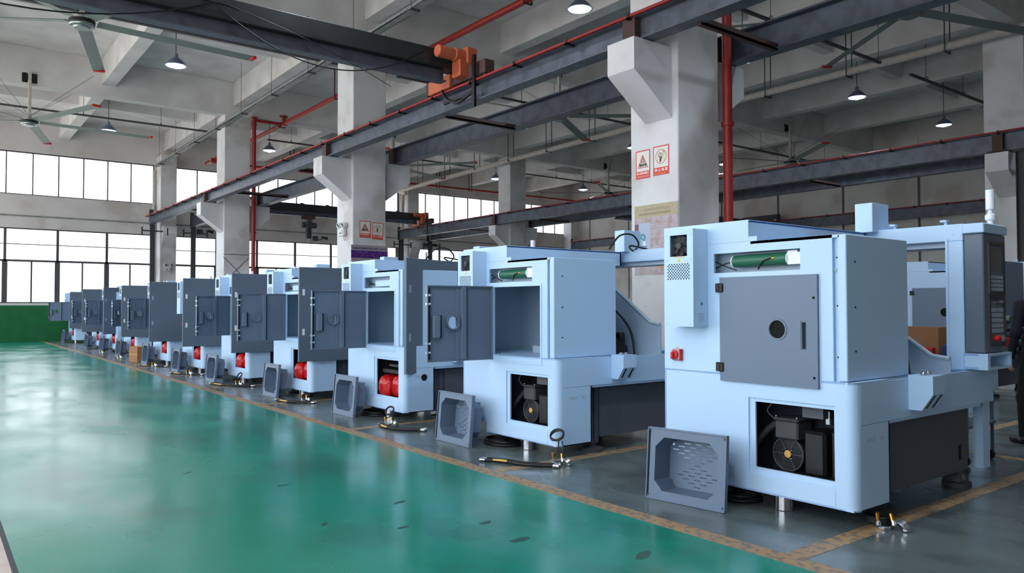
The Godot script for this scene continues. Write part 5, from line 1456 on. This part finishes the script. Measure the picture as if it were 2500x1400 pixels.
# ------------------------------------------------------------------ the worker at the right edge
# surface nets over capsules joined by a smooth minimum; bones: [a, b, radius a, radius b]
func flesh(s: SurfaceTool, bones: Array, cell: float, k: float, grow := 0.0) -> void:
	var lo := Vector3.ONE * 1e9
	var hi := -lo
	for b in bones:
		var r: float = maxf(b[2], b[3]) + grow + k + cell * 2
		lo = lo.min((b[0] as Vector3) - Vector3.ONE * r).min((b[1] as Vector3) - Vector3.ONE * r)
		hi = hi.max((b[0] as Vector3) + Vector3.ONE * r).max((b[1] as Vector3) + Vector3.ONE * r)
	var n := Vector3i(((hi - lo) / cell).ceil()) + Vector3i.ONE
	var f := PackedFloat32Array()
	f.resize(n.x * n.y * n.z)
	f.fill(1.0)
	var touched := {}
	for b in bones:
		var a: Vector3 = b[0]
		var c: Vector3 = b[1]
		var ra: float = b[2] + grow
		var rc: float = b[3] + grow
		var r := maxf(ra, rc) + k + cell * 2
		var p0 := Vector3i(((a.min(c) - Vector3.ONE * r - lo) / cell).floor()).clampi(0, 100000)
		var p1 := Vector3i(((a.max(c) + Vector3.ONE * r - lo) / cell).ceil()).min(n - Vector3i.ONE)
		var d := c - a
		var dd := maxf(d.length_squared(), 1e-9)
		for z in range(p0.z, p1.z + 1):
			for y in range(p0.y, p1.y + 1):
				for x in range(p0.x, p1.x + 1):
					var p := lo + Vector3(x, y, z) * cell
					var t := clampf((p - a).dot(d) / dd, 0, 1)
					var v := p.distance_to(a + d * t) - lerpf(ra, rc, t)
					var i := (z * n.y + y) * n.x + x
					var w := f[i]
					var h := maxf(k - absf(w - v), 0.0) / k
					f[i] = minf(w, v) - h * h * k * 0.25
	var vert := {}
	for z in n.z - 1:
		for y in n.y - 1:
			var base := (z * n.y + y) * n.x
			for x in n.x - 1:
				var i := base + x
				var mask := 0
				var lowest := 1e9
				var highest := -1e9
				for q in [i, i + 1, i + n.x, i + n.x + 1, i + n.x * n.y, i + n.x * n.y + 1, i + n.x * n.y + n.x, i + n.x * n.y + n.x + 1]:
					lowest = minf(lowest, f[q]); highest = maxf(highest, f[q])
				if lowest >= 0.0 or highest < 0.0:
					continue
				var sum := Vector3.ZERO
				var m := 0
				for e in [[0, 0, 0, 1, 0, 0], [0, 1, 0, 1, 1, 0], [0, 0, 1, 1, 0, 1], [0, 1, 1, 1, 1, 1], [0, 0, 0, 0, 1, 0], [1, 0, 0, 1, 1, 0], [0, 0, 1, 0, 1, 1], [1, 0, 1, 1, 1, 1], [0, 0, 0, 0, 0, 1], [1, 0, 0, 1, 0, 1], [0, 1, 0, 0, 1, 1], [1, 1, 0, 1, 1, 1]]:
					var va := f[((z + e[2]) * n.y + y + e[1]) * n.x + x + e[0]]
					var vb := f[((z + e[5]) * n.y + y + e[4]) * n.x + x + e[3]]
					if (va < 0.0) != (vb < 0.0):
						sum += Vector3(e[0], e[1], e[2]).lerp(Vector3(e[3], e[4], e[5]), va / (va - vb)); m += 1
				var g := Vector3(f[i + 1] - f[i], f[i + n.x] - f[i], f[i + n.x * n.y] - f[i]).normalized()
				vert[Vector3i(x, y, z)] = [lo + (Vector3(x, y, z) + sum / maxi(m, 1)) * cell, g]
	for key in vert:
		var x: int = key.x; var y: int = key.y; var z: int = key.z
		var i := (z * n.y + y) * n.x + x
		for ax in [[1, Vector3i(0, 1, 0), Vector3i(0, 0, 1)], [n.x, Vector3i(1, 0, 0), Vector3i(0, 0, 1)], [n.x * n.y, Vector3i(1, 0, 0), Vector3i(0, 1, 0)]]:
			if (f[i] < 0.0) == (f[i + ax[0]] < 0.0):
				continue
			var q := [vert.get(key), vert.get(key - ax[1]), vert.get(key - ax[1] - ax[2]), vert.get(key - ax[2])]
			if q.has(null):
				continue
			tri(s, q[0][0], q[1][0], q[2][0], q[0][1], q[1][1], q[2][1])
			tri(s, q[0][0], q[2][0], q[3][0], q[0][1], q[2][1], q[3][1])

func build_person() -> void:
	# standing with his back to the camera, legs apart, arms hanging
	var t := thing("person", Vector3(9.62, 0, -3.12), deg_to_rad(-38))
	tag(t, "person in a dark navy jacket and black lettered trousers standing at the right edge", "person")
	var body := []
	var legs := []
	var coat := []
	var shoes := []
	for e in [-1.0, 1.0]:
		var hip := Vector3(e * 0.095, 0.95, 0)
		var knee := Vector3(e * 0.155, 0.50, -0.025)
		var ankle := Vector3(e * 0.19, 0.10, 0.02)
		legs += [[hip, knee, 0.088, 0.062], [knee, ankle, 0.062, 0.044]]
		shoes += [[ankle, ankle + Vector3(e * 0.005, -0.05, 0.015), 0.042, 0.042], [ankle + Vector3(0, -0.062, 0.035), ankle + Vector3(e * 0.03, -0.066, -0.15), 0.036, 0.032]]
		var sh := Vector3(e * 0.19, 1.50, 0)
		var el := Vector3(e * 0.265, 1.21, 0.03)
		var wr := Vector3(e * 0.275, 0.95, -0.05)
		coat += [[sh, el, 0.062, 0.05], [el, wr, 0.05, 0.038]]
		body += [[wr + Vector3(0, 0.06, 0), wr + Vector3(0, -0.015, -0.01), 0.03, 0.027]]
	coat += [[Vector3(-0.15, 1.49, 0), Vector3(0.15, 1.49, 0), 0.075, 0.075], [Vector3(-0.08, 1.36, -0.01), Vector3(0.08, 1.36, -0.01), 0.115, 0.115], [Vector3(-0.06, 1.12, 0), Vector3(0.06, 1.12, 0), 0.115, 0.115], [Vector3(-0.07, 0.93, 0), Vector3(0.07, 0.93, 0), 0.115, 0.115], [Vector3(0, 1.52, 0.01), Vector3(0, 1.58, 0.0), 0.075, 0.062]]
	legs += [[Vector3(-0.06, 0.97, 0), Vector3(0.06, 0.97, 0), 0.11, 0.11]]
	# the skin: torso, neck and limbs as one surface, with a head of finer cells
	var s := st()
	flesh(s, body + [[Vector3(0, 1.45, 0.01), Vector3(0, 1.62, -0.005), 0.055, 0.053], [Vector3(-0.12, 1.45, 0), Vector3(0.12, 1.45, 0), 0.06, 0.06], [Vector3(0, 1.4, 0), Vector3(0, 1.0, 0), 0.1, 0.1]] + coat.slice(0, 4).map(func(b): return [b[0], b[1], b[2] - 0.02, b[3] - 0.012]) + legs.map(func(b): return [b[0], b[1], b[2] - 0.02, b[3] - 0.014]), 0.014, 0.03)
	var head := [[Vector3(0, 1.735, 0.018), Vector3(0, 1.745, -0.012), 0.09, 0.088], [Vector3(0, 1.69, -0.03), Vector3(0, 1.652, -0.05), 0.062, 0.044], [Vector3(0, 1.6, 0.0), Vector3(0, 1.67, 0.0), 0.052, 0.055]]
	flesh(s, head, 0.006, 0.03)
	flesh(s, [[Vector3(0, 1.725, -0.096), Vector3(0, 1.695, -0.112), 0.011, 0.015], [Vector3(-0.014, 1.692, -0.1), Vector3(0.014, 1.692, -0.1), 0.01, 0.01], [Vector3(-0.02, 1.662, -0.09), Vector3(0.02, 1.662, -0.09), 0.008, 0.008], [Vector3(-0.04, 1.745, -0.085), Vector3(0.04, 1.745, -0.085), 0.013, 0.013]], 0.004, 0.01)
	for e in [-1.0, 1.0]:
		flesh(s, [[Vector3(e * 0.09, 1.735, 0.012), Vector3(e * 0.094, 1.70, 0.008), 0.014, 0.01]], 0.004, 0.008)
		var wr := Vector3(e * 0.275, 0.935, -0.06)
		var hand := [[wr, wr + Vector3(0, -0.045, -0.012), 0.022, 0.026], [wr + Vector3(0, -0.045, -0.03), wr + Vector3(0, -0.075, 0.008), 0.018, 0.016]]
		for k in 4:
			var b := wr + Vector3(0, -0.082, -0.036 + 0.019 * k)
			var l: float = [0.028, 0.032, 0.03, 0.023][k]
			hand += [[b, b + Vector3(-e * 0.004, -l, -0.003), 0.0092, 0.0086], [b + Vector3(-e * 0.004, -l, -0.003), b + Vector3(-e * 0.016, -l * 1.75, -0.004), 0.0086, 0.0078], [b + Vector3(-e * 0.016, -l * 1.75, -0.004), b + Vector3(-e * 0.03, -l * 2.2, -0.004), 0.0078, 0.007]]
		hand += [[wr + Vector3(0, -0.035, -0.03), wr + Vector3(-e * 0.012, -0.072, -0.055), 0.012, 0.0095], [wr + Vector3(-e * 0.012, -0.072, -0.055), wr + Vector3(-e * 0.018, -0.1, -0.058), 0.0095, 0.008]]
		flesh(s, hand, 0.0035, 0.007)
	part("body", s, M.skin, t)
	s = st()
	flesh(s, [[Vector3(0, 1.765, 0.03), Vector3(0, 1.775, -0.02), 0.094, 0.088], [Vector3(0, 1.70, 0.06), Vector3(0, 1.74, 0.05), 0.06, 0.07]], 0.008, 0.03)
	part("hair", s, M.hair, t)
	s = st(); flesh(s, coat, 0.014, 0.04); part("jacket", s, M.navy, t)
	s = st(); flesh(s, legs, 0.014, 0.03, 0.006); part("trousers", s, M.cloth, t)
	s = st(); flesh(s, shoes, 0.008, 0.02); part("shoes", s, M.black, t)
	for e in [-1.0, 1.0]:
		for eye in [Vector3(e * 0.032, 1.728, -0.094)]:
			s = st(); lathe(s, [Vector2(0, -0.009), Vector2(0.007, -0.006), Vector2(0.009, 0), Vector2(0.007, 0.006), Vector2(0, 0.009)], 10, Transform3D(Basis(), eye)); part("eye", s, M.gap, t)
	# lettering down the trouser leg
	var tm := TextMesh.new()
	tm.text = "JILWANGS"
	var font := SystemFont.new()
	font.font_names = PackedStringArray(["Droid Sans"])
	tm.font = font
	tm.font_size = 32
	tm.pixel_size = 0.0016
	tm.depth = 0.003
	var l := put("lettering", tm, M.shade, t)
	l.position = Vector3(-0.175, 0.43, 0.055)
	l.rotation = Vector3(deg_to_rad(-2), deg_to_rad(-8), -PI / 2 - 0.04)
